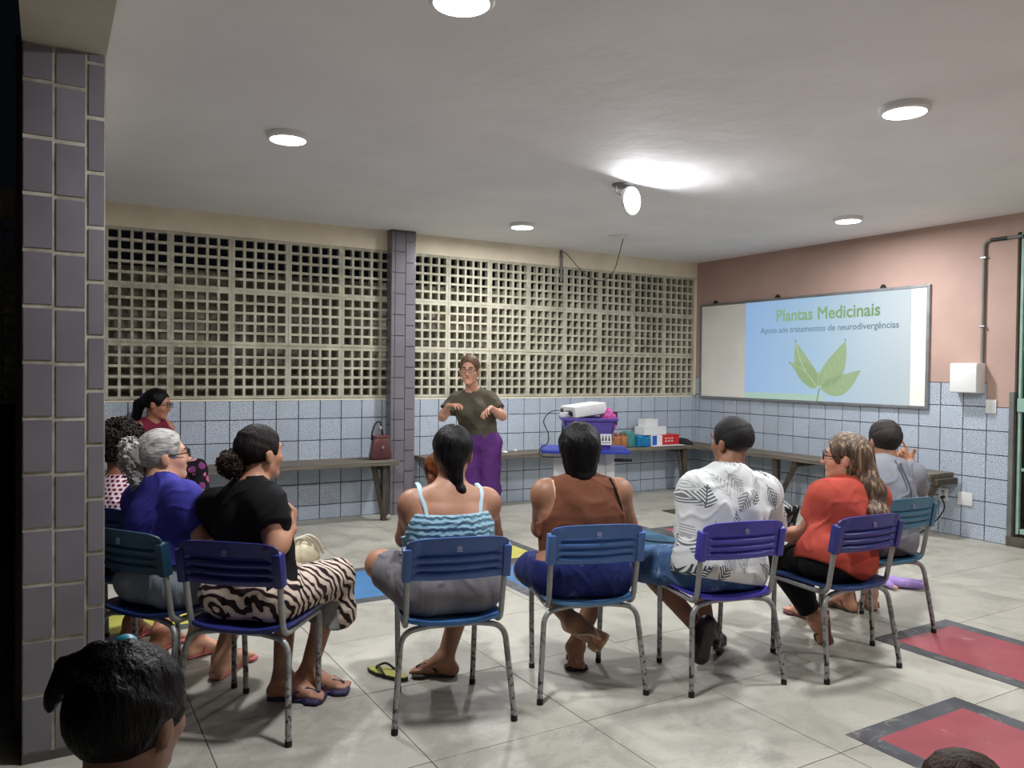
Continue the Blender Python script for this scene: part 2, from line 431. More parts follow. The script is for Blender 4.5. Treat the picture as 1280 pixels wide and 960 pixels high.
tag(MB().box((-.02, -4.62, 0), (.16, -3.655, .075)).build('trim_4', mat('door_sill', (92, 84, 76), (74, 68, 62), 8, .8)), kind='structure')

# ceiling lamps -------------------------------------------------------
M_ring = mat('lamp_ring', (232, 232, 230), (222, 222, 222), 3, .4)
LPOS = [(-5.634, -2.641, 'by the left pillar'), (-3.163, -4.769, 'nearest the front on the right'), (-3.105, -1.027, 'close to the pierced back wall'), (-.965, -2.815, 'in front of the projected slide'), (-5.552, -4.66, 'cut by the top edge of the photo'), (-2.2, -6.7, 'added behind the audience to light the chair backs, out of view')]  # last panel is added, unseen, to brighten the chair backs
for x, y, wh in LPOS:
    t = thing('ceiling_lamp', 'round white LED ceiling panel ' + wh, 'lamp', (x, y, CEIL), 0, 'round ceiling panels')
    MB().lathe([(.118, .001), (.118, -.026), (.108, -.034), (.098, -.034), (.098, 0)], 40).build('lamp_ring', M_ring, t, True)
    MB().lathe([(.098, -.026), (.098, -.036), (.06, -.040), (.001, -.041)], 40).build('diffuser', M_lamp, t, True)
    ld = bpy.data.lights.new('panel_light', 'AREA'); ld.shape = 'DISK'; ld.size = .19; ld.energy = LAMP; ld.color = (.975, .985, 1)
    lo = bpy.data.objects.new('panel_light', ld); link(lo, t); lo.location = (0, 0, -.0425)
sp = thing('ceiling_spot', 'loose round LED panel hanging tilted from the middle of the ceiling', 'lamp', (-3.30, -2.72, CEIL))
MB().lathe([(.075, .001), (.075, -.012), (.055, -.02), (.001, -.02)], 30).build('ceiling_plate', mat('plate_grey', (150, 148, 150), (130, 128, 130), 5, .5), sp, True)
nrm = Vector((.22, -.95, -.05)).normalized()
Q = nrm.to_track_quat('Z', 'Y').to_matrix().to_4x4(); Q.translation = Vector((.035, -.06, -.122))
MB().lathe([(.001, -.03), (.085, -.03), (.1, -.02), (.1, .004), (.09, .006), (.09, 0)], 40, Q).build('lamp_ring', M_ring, sp, True)
MB().lathe([(.09, .0), (.09, .008), (.05, .012), (.001, .013)], 40, Q).build('diffuser', M_lamp, sp, True)
MB().tube([(-.06, 0, -.015), (-.055, -.0, -.06), (.0, -.03, -.10)], .006).tube([(.04, .02, -.015), (.05, .0, -.05), (.04, -.03, -.08)], .004).build('bracket', M_alu, sp, True)
ld = bpy.data.lights.new('spot_light', 'AREA'); ld.shape = 'DISK'; ld.size = .17; ld.energy = SPOT; ld.color = (.97, .985, 1)
lo = bpy.data.objects.new('spot_light', ld); link(lo, sp); lo.matrix_local = Q @ Matrix.Translation((0, 0, .016)) @ Matrix.Rotation(math.pi, 4, 'X')
rose = thing('ceiling_rose', 'round blank ceiling plate near the back corner with a black wire hanging from it', 'ceiling plate', (-1.996, -1.007, CEIL))
MB().lathe([(.11, .001), (.11, -.008), (.09, -.018), (.001, -.02)], 36).build('plate', M_ring, rose, True)
wp = [(-2.0, -.05, 2.69), (-1.96, -.10, 2.63), (-1.90, -.2, 2.50), (-1.86, -.3, 2.40), (-1.80, -.45, 2.345), (-1.78, -.55, 2.36), (-1.80, -.7, 2.44), (-1.86, -.85, 2.58), (-1.93, -1.0, 2.70)]
tag(MB().tube(smoothpath(wp), .0045, 6).build('loose_wire', M_cable, None, True), 'thin black wire sagging between the ceiling plate and the short conduit on the back wall', 'wire')
cb = thing('conduit_stub', 'short grey conduit at the top of the pierced back wall', 'conduit', (-2.0, -.018, 2.36))
MB().tube([(0, 0, 0), (0, 0, .34)], .014).build('pipe', mat('grey_pvc', (128, 126, 122), (110, 108, 104), 6, .5), cb, True)
for z in (.08, .26): MB().box((-.02, -.004, z), (.02, .018, z + .012), .002).build('clip', M_alu, cb)

# ------------------------------------------------------------------ implicit-surface modelling for people
def nv(v):
    v = np.asarray(v, float); return v / (np.linalg.norm(v) + 1e-9)
def cone(a, b, ra, rb, k=.02, tag='', **o): return dict(t='cone', a=np.array(a, float), b=np.array(b, float), ra=ra, rb=rb, k=k, tag=tag, **o)
def ecap(a, b, ra, rb, u, s, k=.03, tag='', **o): return dict(t='ecap', a=np.array(a, float), b=np.array(b, float), ra=ra, rb=rb, u=nv(u), s=s, k=k, tag=tag, **o)
def ell(c, R, r, k=.02, tag='', **o): return dict(t='ell', c=np.array(c, float), R=np.array(R, float), r=np.array(r, float), k=k, tag=tag, **o)
def boxp(c, R, h, k=.004, **o): return dict(t='box', c=np.array(c, float), R=np.array(R, float), h=np.array(h, float), k=k, tag='', **o)
def prim_bounds(p):
    if p['t'] == 'cone': e = max(p['ra'], p['rb']); return np.minimum(p['a'], p['b']) - e, np.maximum(p['a'], p['b']) + e
    if p['t'] == 'ecap': e = max(p['ra'], p['rb']) * max(1, p['s']); return np.minimum(p['a'], p['b']) - e, np.maximum(p['a'], p['b']) + e
    e = np.abs(p['R']) @ (p['r'] if p['t'] == 'ell' else p['h']); return p['c'] - e, p['c'] + e
def prim_eval(p, X):
    t = p['t']
    if t in ('cone', 'ecap'):
        ba = p['b'] - p['a']; L2 = ba @ ba + 1e-12; q = X - p['a']
        h = np.clip((q @ ba) / L2, 0, 1); d = q - h[..., None] * ba
        r = p['ra'] + (p['rb'] - p['ra']) * h
        if t == 'ecap':
            l = d @ p['u']; d = d - (l * (1 - 1 / p['s']))[..., None] * p['u']
        D = np.sqrt((d * d).sum(-1)) - r
    elif t == 'ell':
        q = ((X - p['c']) @ p['R']) / p['r']; k0 = np.sqrt((q * q).sum(-1)); q2 = q / p['r']; k1 = np.sqrt((q2 * q2).sum(-1)) + 1e-9
        D = k0 * (k0 - 1) / k1
    else:
        q = np.abs((X - p['c']) @ p['R']) - p['h']; D = np.sqrt((np.maximum(q, 0) ** 2).sum(-1)) + np.minimum(q.max(-1), 0)
    for c, n in p.get('cut', ()): D = np.maximum(D, (X - np.array(c)) @ nv(n))
    return D
def smin(a, b, k):
    h = np.maximum(k - np.abs(a - b), 0) / k; return np.minimum(a, b) - h * h * k * .25
def wob(X, f, seed=0, st=(1, 1, 1)):
    rs = np.random.RandomState(seed); out = 0; amp = 1.0; Y = X * np.array(st)
    for o in range(3):
        k1, k2, k3 = rs.randn(3, 3); k1 = nv(k1) * f; k2 = nv(k2) * f * .8; k3 = nv(k3) * f * 1.3
        out = out + amp * np.sin(Y @ k1 + 1.7 * np.sin(Y @ k2 + rs.rand() * 6) + rs.rand() * 6) * np.cos(.6 * np.sin(Y @ k3 + rs.rand() * 6))
        f *= 2.1; amp *= .5
    return out
_corn = np.array([(i, j, k) for i in (0, 1) for j in (0, 1) for k in (0, 1)])
_edges = [(a, b) for a in range(8) for b in range(a + 1, 8) if np.abs(_corn[a] - _corn[b]).sum() == 1]
def nets(d, org, h):
    s = d < 0
    c = np.zeros(tuple(n - 1 for n in d.shape), np.uint8)
    nx, ny, nz = d.shape
    for i, j, k in _corn: c += s[i:nx - 1 + i, j:ny - 1 + j, k:nz - 1 + k]
    I, J, K = np.nonzero((c > 0) & (c < 8))
    idx = np.full(c.shape, -1, np.int32); idx[I, J, K] = np.arange(len(I))
    V = [d[I + i, J + j, K + k] for i, j, k in _corn]
    acc = np.zeros((len(I), 3)); cnt = np.zeros(len(I))
    for a, b in _edges:
        va, vb = V[a], V[b]; m = (va < 0) != (vb < 0)
        t = va[m] / (va[m] - vb[m]); acc[m] += _corn[a] + t[:, None] * (_corn[b] - _corn[a]); cnt[m] += 1
    P = org + h * (np.stack([I, J, K], 1) + acc / cnt[:, None])
    Q = []
    for ax in range(3):
        sl0 = [slice(1, n - 1) for n in d.shape]; sl1 = list(sl0)
        sl0[ax] = slice(0, d.shape[ax] - 1); sl1[ax] = slice(1, d.shape[ax])
        A = s[tuple(sl0)]; B = s[tuple(sl1)]
        e = np.nonzero(A != B); fl = A[e]
        e = [x + (0 if q == ax else 1) for q, x in enumerate(e)]
        u, v = [q for q in range(3) if q != ax]
        def cell(du, dv):
            z = list(e); z[u] = z[u] - du; z[v] = z[v] - dv; return idx[tuple(z)]
        q = np.stack([cell(1, 1), cell(0, 1), cell(0, 0), cell(1, 0)], 1)
        if ax == 1: fl = ~fl
        q[~fl] = q[~fl][:, ::-1]
        Q.append(q)
    Q = np.concatenate(Q); return P, Q[(Q >= 0).all(1)]
def sdf_mesh(prims, h, subs=(), cuts=(), disp=None, pad=.03):
    lo = np.min([prim_bounds(p)[0] for p in prims], 0) - pad; hi = np.max([prim_bounds(p)[1] for p in prims], 0) + pad
    n = np.ceil((hi - lo) / h).astype(int) + 1
    D = np.full(tuple(n), .2, np.float32)
    ax = [lo[i] + h * np.arange(n[i]) for i in range(3)]
    def region(p, m):
        a, b = prim_bounds(p)
        i0 = np.clip(((a - m - lo) / h).astype(int), 0, n); i1 = np.clip(((b + m - lo) / h).astype(int) + 2, 0, n)
        sl = tuple(slice(x, y) for x, y in zip(i0, i1))
        X = np.stack(np.meshgrid(*[ax[i][sl[i]] for i in range(3)], indexing='ij'), -1)
        return sl, X
    for p in prims:
        sl, X = region(p, max(p['k'], 3 * h))
        if X.size: D[sl] = smin(D[sl], prim_eval(p, X).astype(np.float32), p['k'])
    if disp is not None:
        near = np.nonzero(np.abs(D) < .035)
        X = lo + h * np.stack(near, 1); D[near] += disp(X).astype(np.float32)
    for p in subs:
        sl, X = region(p, max(p['k'], 3 * h))
        if X.size: D[sl] = -smin(-D[sl], prim_eval(p, X).astype(np.float32), p['k'])
    if cuts:
        near = np.nonzero(D < 3 * h); X = lo + h * np.stack(near, 1); v = D[near]
        for c, nn in cuts: v = np.maximum(v, ((X - np.array(c)) @ nv(nn)).astype(np.float32))
        D[near] = v
    for i in range(3):
        for e in (0, -1):
            s_ = [slice(None)] * 3; s_[i] = e; D[tuple(s_)] = np.maximum(D[tuple(s_)], h)
    return nets(D, lo, h)
def sdf_at(prims, X):
    d = np.full(len(X), .5)
    for p in prims: d = smin(d, prim_eval(p, X), p['k'])
    return d
def inflate(p, e, **o):
    q = dict(p); q.update(o)
    for k in ('ra', 'rb', 'r'):
        if k in q: q[k] = q[k] + e
    return q
def frame_cols(look, roll=0.0):
    f = nv(look); r = nv(np.cross(f, (0, 0, 1))); u = np.cross(r, f)
    r, u = r * math.cos(roll) + u * math.sin(roll), u * math.cos(roll) - r * math.sin(roll)
    return np.stack([r, f, u], 1)
def hand_prims(w, d, pn, side, curl=.5, sc=1.0, point=None, spread=.10):
    """w wrist, d direction to the fingers, pn palm normal, side +1 when the thumb lies towards d x pn"""
    d = nv(d); pn = nv(np.asarray(pn) - d * (np.asarray(pn) @ d)); lat = np.cross(d, pn) * side
    P = [ecap(w, w + d * .078 * sc, .0135 * sc, .0125 * sc, lat, 2.5, .012, 'hand')]
    for i, (o, L) in enumerate(((.030, .068), (.010, .076), (-.011, .070), (-.031, .056))):
        c = curl if point is None or i != 0 else point
        a = w + d * (.082 - .004 * abs(i - 1)) * sc + lat * o * sc; dd = nv(d + lat * spread * (1 - i * .7))
        r = .0088 * sc
        for s, fr in enumerate((.45, .32, .25)):
            an = c * (s + .6) * .75; v = dd * math.cos(an) + pn * math.sin(an); b = a + v * L * fr * sc
            P.append(cone(a, b, r, r * .92, .004, 'hand')); a = b; r *= .92
    a = w + d * .022 * sc + lat * .026 * sc; v = nv(d * .62 + lat * .8 + pn * .15); b = a + v * .042 * sc
    P.append(cone(a, b, .013 * sc, .0105 * sc, .010, 'hand')); v2 = nv(v * .8 + d * .5 + pn * curl * .6)
    P.append(cone(b, b + v2 * .034 * sc, .0100 * sc, .0085 * sc, .004, 'hand'))
    return P
def head_prims(c, R, s=1.0):
    W = lambda x, y, z: c + R @ (np.array((x, y, z)) * s)
    e = lambda q, r, k=.015, **o: ell(W(*q), R, np.array(r) * s, k, 'head', **o)
    cn = lambda a, b, ra, rb, k=.012: cone(W(*a), W(*b), ra * s, rb * s, k, 'head')
    P = [e((0, -.012, .03), (.074, .094, .086)), e((0, .026, -.03), (.060, .064, .082), .03)]
    for sg in (-1, 1):
        P += [cn((sg * .042, .0, -.052), (sg * .010, .062, -.094), .020, .016, .02), e((sg * .036, .058, -.026), (.024, .026, .022), .02),
              e((sg * .077, -.006, -.012), (.010, .020, .031), .006), e((sg * .081, -.012, .002), (.006, .016, .018), .004), cn((sg * .011, .096, -.033), (sg * .012, .090, -.033), .008, .007, .008)]
    P += [e((0, .066, -.096), (.022, .020, .018), .02), cn((-.034, .078, .024), (.034, .078, .024), .012, .012, .016),
          cn((0, .086, .012), (0, .106, -.030), .008, .0115, .012), cn((-.018, .083, -.055), (.018, .083, -.055), .0075, .0075, .008), cn((-.015, .081, -.066), (.015, .081, -.066), .008, .008, .008)]
    S_ = [ell(W(sg * .031, .100, .006), R, np.array((.017, .014, .012)) * s, .012) for sg in (-1, 1)]
    return P, S_, W
def foot_prims(a, t, kn, side, s=1.0, dn=None):
    d = nv(t - a); sh = nv(a - kn) if dn is None else np.array(dn, float); dn = nv(sh - d * (sh @ d)); lat = np.cross(d, dn)
    if abs(t[2] - .03) < .012 and a[2] < .14:
        dn = np.array((0, 0, -1.0)); d = nv((t - a) * (1, 1, 0)); lat = np.cross(d, dn)
        heel = np.array((a[0], a[1], .030)) - d * .032
    else: heel = a + dn * .046 - d * .030
    ball = t
    P = [cone(a, heel, .036 * s, .030 * s, .025, 'foot'), cone(heel, ball - d * .02, .029 * s, .026 * s, .02, 'foot'), ecap(a + d * .02, ball, .030 * s, .018 * s, lat, 1.5, .025, 'foot')]
    for i in range(5):
        o = (i - 2) * .0155 * s; L = (.046, .044, .040, .034, .026)[i if side * 1 > 0 else 4 - i]
        b0 = ball + lat * o; P.append(cone(b0, b0 + d * L * s + dn * .006, .0105 * s, .009 * s, .004, 'foot'))
    return P, dict(d=d, dn=dn, lat=lat, heel=heel, ball=ball)

SKIN = {}
V = np.array
def skin(c):
    if c not in SKIN:
        t = NT('skin_tone'); co = t.coord('Object')
        t.base(t.ramp(t.noise(co, 9, 4), [(.3, tuple(int(x * .90) for x in c)), (.7, tuple(min(255, int(x * 1.05)) for x in c))]))
        t.bump(t.noise(co, 160, 3), .06, .002); t.b.inputs['Subsurface Weight'].default_value = .04; t.b.inputs['Subsurface Radius'].default_value = (.012, .005, .003)
        SKIN[c] = t.set(.5, 0, .4)
    return SKIN[c]
def hairmat(name, c, c2, rough=.5, sc=40, st=(1, 1, .12), bump=.9):
    return mat(name, c, c2, sc, rough, 0, .14, bump, 130, .005, st, 'Object', .4, .62)

class Person:
    def __init__(s, J, label, base, f=1.0, look=(0, 1, 0), skin_c=(120, 78, 58), hs=1.0, vox=.0065, chair=None, fem=True, hands=None, roll=0.0, belly=0.0, seatz=.417, toes=True):
        s.J = {k: np.array(v, float) for k, v in J.items()}; J = s.J; s.f = f; s.vox = vox; s.label = label; s.skin = skin(skin_c); s.lipc = tuple(int(x * .8) for x in skin_c)
        s.root = thing('person', label, 'person', base); s.base = np.array(base, float)
        s.up = nv(J['neck'] - J['pel']); lt = J['shR'] - J['shL']; s.lat = nv(lt - s.up * (lt @ s.up)); hl = J['hipR'] - J['hipL']; s.hlat = nv(hl - s.up * (hl @ s.up))
        s.fw = np.cross(s.up, s.lat); s.hfw = np.cross(s.up, s.hlat)
        pel, nk = J['pel'], J['neck']; L = np.linalg.norm(nk - pel); at = lambda q: pel + s.up * L * q
        P = []; g = f
        P += [ecap(at(.02), at(.36), .108 * g, .098 * g, s.hlat, 1.5, .04, 'torso'), ecap(at(.36), at(.66), .098 * g, .108 * g ** .7, s.lat, 1.36, .05, 'torso'),
              ecap(at(.66), at(.87) - s.fw * .012, .104 * g ** .7, .062 * g ** .7, s.lat, 1.55, .05, 'torso')]
        for sd in 'LR':
            sh = J['sh' + sd]; hip = J['hip' + sd]
            P += [cone(at(.955) - s.fw * .005, sh - s.up * .008, .043 * g ** .5, .047 * g ** .5, .045, 'trap'), ell(sh - s.up * .012, np.eye(3), np.array((.055, .055, .058)) * g ** .6, .04, 'deltoid' + sd)]
            if 'knL' in J: P += [ell(hip - s.hfw * .025, np.stack([s.hlat, s.hfw, s.up], 1), np.array((.098, .100, .090)) * g, .05, 'glute')]
            if fem: P.append(ell(at(.63) + s.fw * .085 * g ** .6 + s.lat * (.062 if sd == 'R' else -.062), np.stack([s.lat, s.fw, s.up], 1), np.array((.06, .058, .062)) * g ** .5, .03, 'torso'))
        if belly: P.append(ell(at(.27) + s.hfw * .05, np.stack([s.hlat, s.hfw, s.up], 1), np.array((.14, .10, .12)) * belly, .05, 'torso'))
        s.limb = {}
        for sd in 'LR':
            sh, el, wr = J['sh' + sd], J['el' + sd], J['wr' + sd]
            ua = cone(sh, el, .050 * g ** .9, .038 * g ** .6, .025, 'ua' + sd); fa = cone(el, el + (wr - el) * .97, .038 * g ** .6, .025 * g ** .2, .02, 'fa' + sd)
            P += [ua, fa, ell(el + (wr - el) * .28, np.eye(3), np.full(3, .040 * g ** .5), .03, 'fa' + sd)]; s.limb['ua' + sd] = ua; s.limb['fa' + sd] = fa
            hd = (hands or {}).get(sd, {}); d = np.array(hd.get('d', wr - el)); pn = np.array(hd.get('pn', (0, 0, -1)))
            P += hand_prims(wr, d, pn, hd.get('side', -1 if sd == 'L' else 1), hd.get('curl', .55), hd.get('sc', .95), hd.get('point'))
            if 'knL' in J:
                hip, kn, an = J['hip' + sd], J['kn' + sd], J['an' + sd]
                th = cone(hip, kn, .090 * g ** .8, .060 * g ** .5, .035, 'th' + sd); sk = cone(kn, an, .054 * g ** .4, .036 * g ** .2, .03, 'sk' + sd)
                bk = nv(np.cross(np.cross(kn - hip, an - kn), an - kn)); m = kn + (an - kn) * .3
                bk = bk if bk @ (hip - kn) > 0 else -bk
                P += [th, sk, ell(m + bk * .018, np.stack([nv(np.cross(bk, an - kn)), bk, nv(an - kn)], 1), np.array((.046, .046, .11)) * g ** .4, .03, 'sk' + sd), cone(kn, kn, .060 * g ** .4, .060 * g ** .4, .02, 'th' + sd)]
                s.limb['th' + sd] = th; s.limb['sk' + sd] = sk
                fp, fi = foot_prims(an, J['to' + sd], kn, 1 if sd == 'L' else -1, 1.0, J.get('dn' + sd)); P += fp if toes else fp[:3]; s.limb['ft' + sd] = fi
        s.R = frame_cols(look, roll); s.hs = hs; s.hc = J['head']
        hp, hsub, s.W = head_prims(s.hc, s.R, hs)
        P += [cone(nk - s.up * .03, s.W(0, -.022, -.045), .056 * g ** .3, .053 * g ** .2, .03, 'neck')] + hp
        s.P = P; s.hsub = hsub
        s.subs = []
        if chair is not None:
            (cx, cy), yaw = chair; Rz = np.array(((math.cos(yaw), -math.sin(yaw), 0), (math.sin(yaw), math.cos(yaw), 0), (0, 0, 1)))
            s.subs.append(boxp((cx, cy, seatz - .035), Rz, (.19, .205, .035)))
            s.bk = boxp(np.array((cx, cy, .67)) + Rz @ np.array((0, -.255, 0)), Rz, (.23, .06, .10)); s.subs.append(s.bk)
        s.subs.append(boxp((s.base[0], s.base[1], -.25), np.eye(3), (2, 2, .252)))
        v, q = sdf_mesh(P, vox, hsub + s.subs)
        mesh_np('body', v, q, s.skin, s.root, True, base)
        s.face()
    def part(s, name, v, q, m): return mesh_np(name, v, q, m, s.root, True, s.base)
    def folds(s, X, f, seed):
        """soft creases running obliquely down the cloth"""
        z = X @ s.up; u = X @ s.lat; w = wob(X, 9, seed); r = np.abs(np.sin(f * (.55 * u + .8 * z) + 2.2 * w)); r2 = np.abs(np.sin(f * (.8 * u - .6 * z) * .8 + 2.0 * wob(X, 8, seed + 5)))
        m = np.clip(.5 + wob(X, 6, seed + 9), 0, 1)
        return m * np.exp(-(r / .22) ** 2) + (1 - m) * np.exp(-(r2 / .22) ** 2) - .35
    def pick(s, tags, e=0.0, **o): return [inflate(p, e, **o) for p in s.P if p['tag'] in tags]
    def face(s):
        W, h = s.W, s.hs
        Mt = Matrix.Translation(Vector(s.hc - s.base)) @ Matrix(s.R.tolist()).to_4x4() @ Matrix.Scale(h, 4)
        def loc(mb): mb.b.transform(Mt); return mb
        for sg in (-1, 1):
            ey = loc(MB().ball((sg * .031, .0728, .006), .0122, 14)).build('eyeball', _eye, s.root, True)
            MB_ = MB().ball((sg * .031, .0838, .006), (.0052, .0020, .0052), 10); loc(MB_).build('iris', _iris, ey, True)
            loc(MB().tube([(sg * .016, .0935, .026), (sg * .032, .0935, .030), (sg * .046, .084, .026)], [.0035, .004, .002], 6)).build('eyebrow', _brow, s.root, True)
        loc(MB().tube([(-.021, .0855, -.060), (-.010, .0905, -.0565), (0, .0912, -.0575), (.010, .0905, -.0565), (.021, .0855, -.060)], [.002, .0042, .0046, .0042, .002], 6)).build('lips', mat('lip_tone', (150, 84, 78), (138, 76, 70), 9, .45), s.root, True)
    def curls(s, c, rad, n, m, seed, r=.0036, cr=.010, keep=None):
        rs = random.Random(seed); mb = MB()
        for i in range(n):
            d = nv((rs.gauss(0, 1), rs.gauss(0, 1), rs.gauss(0, 1)))
            if keep and not keep(d): continue
            q = s.W(*c) + s.R @ (d * V(rad) * s.hs) - s.base; a = nv(np.cross(d, (.3, .2, .9))); b = np.cross(a, d); dw, aw, bw = s.R @ d, s.R @ a, s.R @ b; ph = rs.random() * 6
            mb.tube([Vector(q + dw * (.003 * k) + (aw * math.cos(ph + k * 1.3) + bw * math.sin(ph + k * 1.3)) * cr) for k in range(7)], r, 5, False)
        o = mb.build('curls', m, s.root, True); o['kind'] = 'stuff'
    def glasses(s, m):
        Mt = Matrix.Translation(Vector(s.hc - s.base)) @ Matrix(s.R.tolist()).to_4x4() @ Matrix.Scale(s.hs, 4); mb = MB()
        for sg in (-1, 1):
            mb.tube([(sg * .033 + .024 * math.cos(a), .106 - abs(.024 * math.cos(a) * sg + .0) * .12, .004 + .019 * math.sin(a)) for a in np.linspace(0, 2 * math.pi, 19)], .0027, 6, False)
            mb.tube([(sg * .057, .102, .008), (sg * .072, .07, .008), (sg * .079, .0, .006), (sg * .080, -.018, -.008)], .003, 6)
        mb.tube([(-.010, .107, .008), (.010, .107, .008)], .002, 6)
        mb.b.transform(Mt); mb.build('eyeglasses', m, s.root, True)
    def top(s, name, m, e=.009, sleeve=0.5, low=-.03, neck=.066, ease=.0, wr=.0035, f=16, cap=True, cuts=(), subs=(), tags=('torso', 'trap'), seed=3, neck_z=-.012, flare=0.0, hips=True, puff=0.0, he=None, fold=.005, drape=.08):
        J = s.J; P = s.pick(tags, e); he = e if he is None else he
        if hips: P += s.pick(('glute',), he); P[0] = inflate(s.P[0], he)
        if cap and sleeve > 0: P += s.pick(('deltoidL', 'deltoidR'), e + ease * .5 + puff)
        if sleeve > 0:
            for sd in 'LR':
                u = s.limb['ua' + sd]; a, b = u['a'], u['b']; t = min(sleeve, 1.0); q = a + (b - a) * t
                P.append(cone(a, b, u['ra'] + e + ease + puff, u['rb'] + e + ease + flare, .025, 's', cut=[(q, b - a)]))
                if sleeve > 1:
                    u = s.limb['fa' + sd]; q = u['a'] + (u['b'] - u['a']) * (sleeve - 1); P.append(cone(u['a'], u['b'], u['ra'] + e + ease, u['rb'] + e + ease, .02, 's', cut=[(q, u['b'] - u['a'])]))
                    P[-2]['cut'] = []
        for p in P: p['k'] *= 1.0 + drape
        S_ = list(s.subs) + list(subs)
        if neck: S_.append(cone(J['neck'] + s.up * neck_z - s.fw * .004, J['neck'] + s.up * .3 + s.fw * .05, neck, neck * 1.3, .006))
        c = [(J['pel'] + s.up * low, -s.up)] + list(cuts)
        v, q = sdf_mesh(P, s.vox * 1.08, S_, c, lambda X: wr * wob(X, f, seed, (1, 1, .6)) - fold * s.folds(X, f * 1.7, seed + 1))
        return s.part(name, v, q, m)
    def legs(s, name, m, e=.010, leg=1.0, ease=.0, top=.10, wr=.003, f=18, seed=5, flare=0.0, skirt=False, extra=()):
        J = s.J; P = s.pick(('glute',), e) + [inflate(s.P[0], e)]; 
        for sd in 'LR':
            u = s.limb['th' + sd]; a, b = u['a'], u['b']; q = a + (b - a) * min(leg, 1.0)
            P.append(cone(a, b, u['ra'] + e + ease * .5, u['rb'] + e + ease + (flare if leg <= 1 else 0), .03, 's', cut=[(q, b - a)] if leg < 1 else []))
            if leg > 1:
                u = s.limb['sk' + sd]; a, b = u['a'], u['b']; q = a + (b - a) * (leg - 1); P.append(cone(a, b, u['ra'] + e + ease, u['rb'] + e + ease + flare, .03, 's', cut=[(q, b - a)]))
                P += [inflate(p, e, cut=[(q, b - a)]) for p in s.P if p['tag'] == 'sk' + sd and p['t'] == 'ell']
        P += list(extra)
        v, q = sdf_mesh(P, s.vox * 1.08, s.subs, [(J['pel'] + s.up * top, s.up)], lambda X: wr * wob(X, f, seed) - .005 * s.folds(X, f * 1.7, seed + 1))
        return s.part(name, v, q, m)
    def hair(s, m, th=.012, wr=.002, f=70, extra=(), subs=(), face=(0, .118, -.026), facer=(.087, .083, .114), nape=-.062, ears=True, name='hair', seed=9, k=.02, vox=None, st=(1, 1, 1), back=0.0):
        W, R, h = s.W, s.R, s.hs
        P = [ell(W(0, -.014, .032), R, np.array((.075 + th, .094 + th + back, .087 + th)) * h, k)] + list(extra)
        S_ = [ell(W(*face), R, np.array(facer) * h, .012)] + list(subs)
        if ears: S_ += [ell(W(sg * .086, .008, -.024), R, np.array((.022, .032, .042)) * h, .010) for sg in (-1, 1)]
        c = [] if nape is None else [(W(0, 0, nape), -s.R[:, 2])]
        if nape is not None and extra: # long pieces are not cut at the nape
            P[0]['cut'] = c; c = []
        v, q = sdf_mesh(P, vox or s.vox, S_, c, (lambda X: wr * wob((X - s.hc) @ R, f, seed, st)) if wr else None)
        return s.part(name, v, q, m)
    def sole(s, sd, m, name='flip_flop', strap=None, th=.008, wide=.041, drop=0.0, close=False):
        fi = s.limb['ft' + sd]; d, dn, lat = fi['d'], fi['dn'], fi['lat']
        z = .024 + drop; a = fi['heel'] + dn * z - d * .012; b = fi['ball'] + dn * (z - .006) + d * .030
        P = [ecap(a, b, th, th, lat, wide * .78 / th, .01), ecap(b - d * .04, b + d * .0, th, th, lat, wide / th, .02)]
        fl = [boxp((s.base[0], s.base[1], -.25), np.eye(3), (2, 2, .251))]
        v, q = sdf_mesh(P, .005, fl); o = s.part(name, v, q, m)
        if strap is not None:
            g = fi['ball'] + d * .022 + dn * .004; mb = MB(); top_ = fi['ball'] - d * .035 - dn * .032
            for sg in (-1, 1):
                mb.tube([Vector(x - s.base) for x in (g + dn * .01, g - dn * .014, fi['ball'] - d * .02 - dn * .030 + lat * sg * .018, fi['ball'] - d * .065 - dn * .012 + lat * sg * .038, fi['ball'] - d * .075 + dn * .014 + lat * sg * .038)], .0055, 7)
            mb.build('strap', strap, o, True)
        return o
    def shoe(s, sd, m, name='shoe', e=.006, top=.03):
        P = s.pick(()); fi = s.limb['ft' + sd]; an = s.J['an' + sd]
        P = [inflate(p, e) for p in foot_prims(an, s.J['to' + sd], s.J['kn' + sd], 1 if sd == 'L' else -1, 1.0, s.J.get('dn' + sd))[0][:3]]
        b = fi['ball']; P += [ecap(b - fi['d'] * .01, b + fi['d'] * .036, .022, .018, fi['lat'], 1.9, .02), ecap(fi['heel'] + fi['dn'] * .02, b + fi['dn'] * .018 + fi['d'] * .03, .010, .010, fi['lat'], 3.6, .01)]
        v, q = sdf_mesh(P, .006, [boxp((s.base[0], s.base[1], -.25), np.eye(3), (2, 2, .251))], [(an - fi['dn'] * top, -fi['dn'])]); return s.part(name, v, q, m)
    def onback(s, pts, m, name, r=.008, off=.004, seg=8, front=()):
        """tube laid on the back of the body: pts are (sideways, height) along the torso axes from the neck"""
        L = []
        for x, z in pts:
            o = s.J['neck'] + s.lat * x + s.up * z; ts = np.arange(-.32, .25, .004); X = o + ts[:, None] * s.fw
            d = sdf_at([p for p in s.P if p['tag'] in ('torso', 'trap', 'deltoidL', 'deltoidR', 'glute', 'uaL', 'uaR', 'neck')], X); i = np.argmax(d < off); L.append(X[i] if d[i] < off else o)
        L += [s.J['neck'] + s.lat * x + s.up * z + s.fw * y for x, z, y in front]
        MB().tube([Vector(p - s.base) for p in L], r, seg, True, .4).build(name, m, s.root, True)
_eye = mat('eye_white', (222, 216, 208), (214, 206, 198), 4, .25); _iris = mat('dark_iris', (36, 24, 18), (28, 18, 14), 4, .2); _brow = mat('eyebrow_hair', (40, 30, 26), (30, 24, 20), 30, .7)

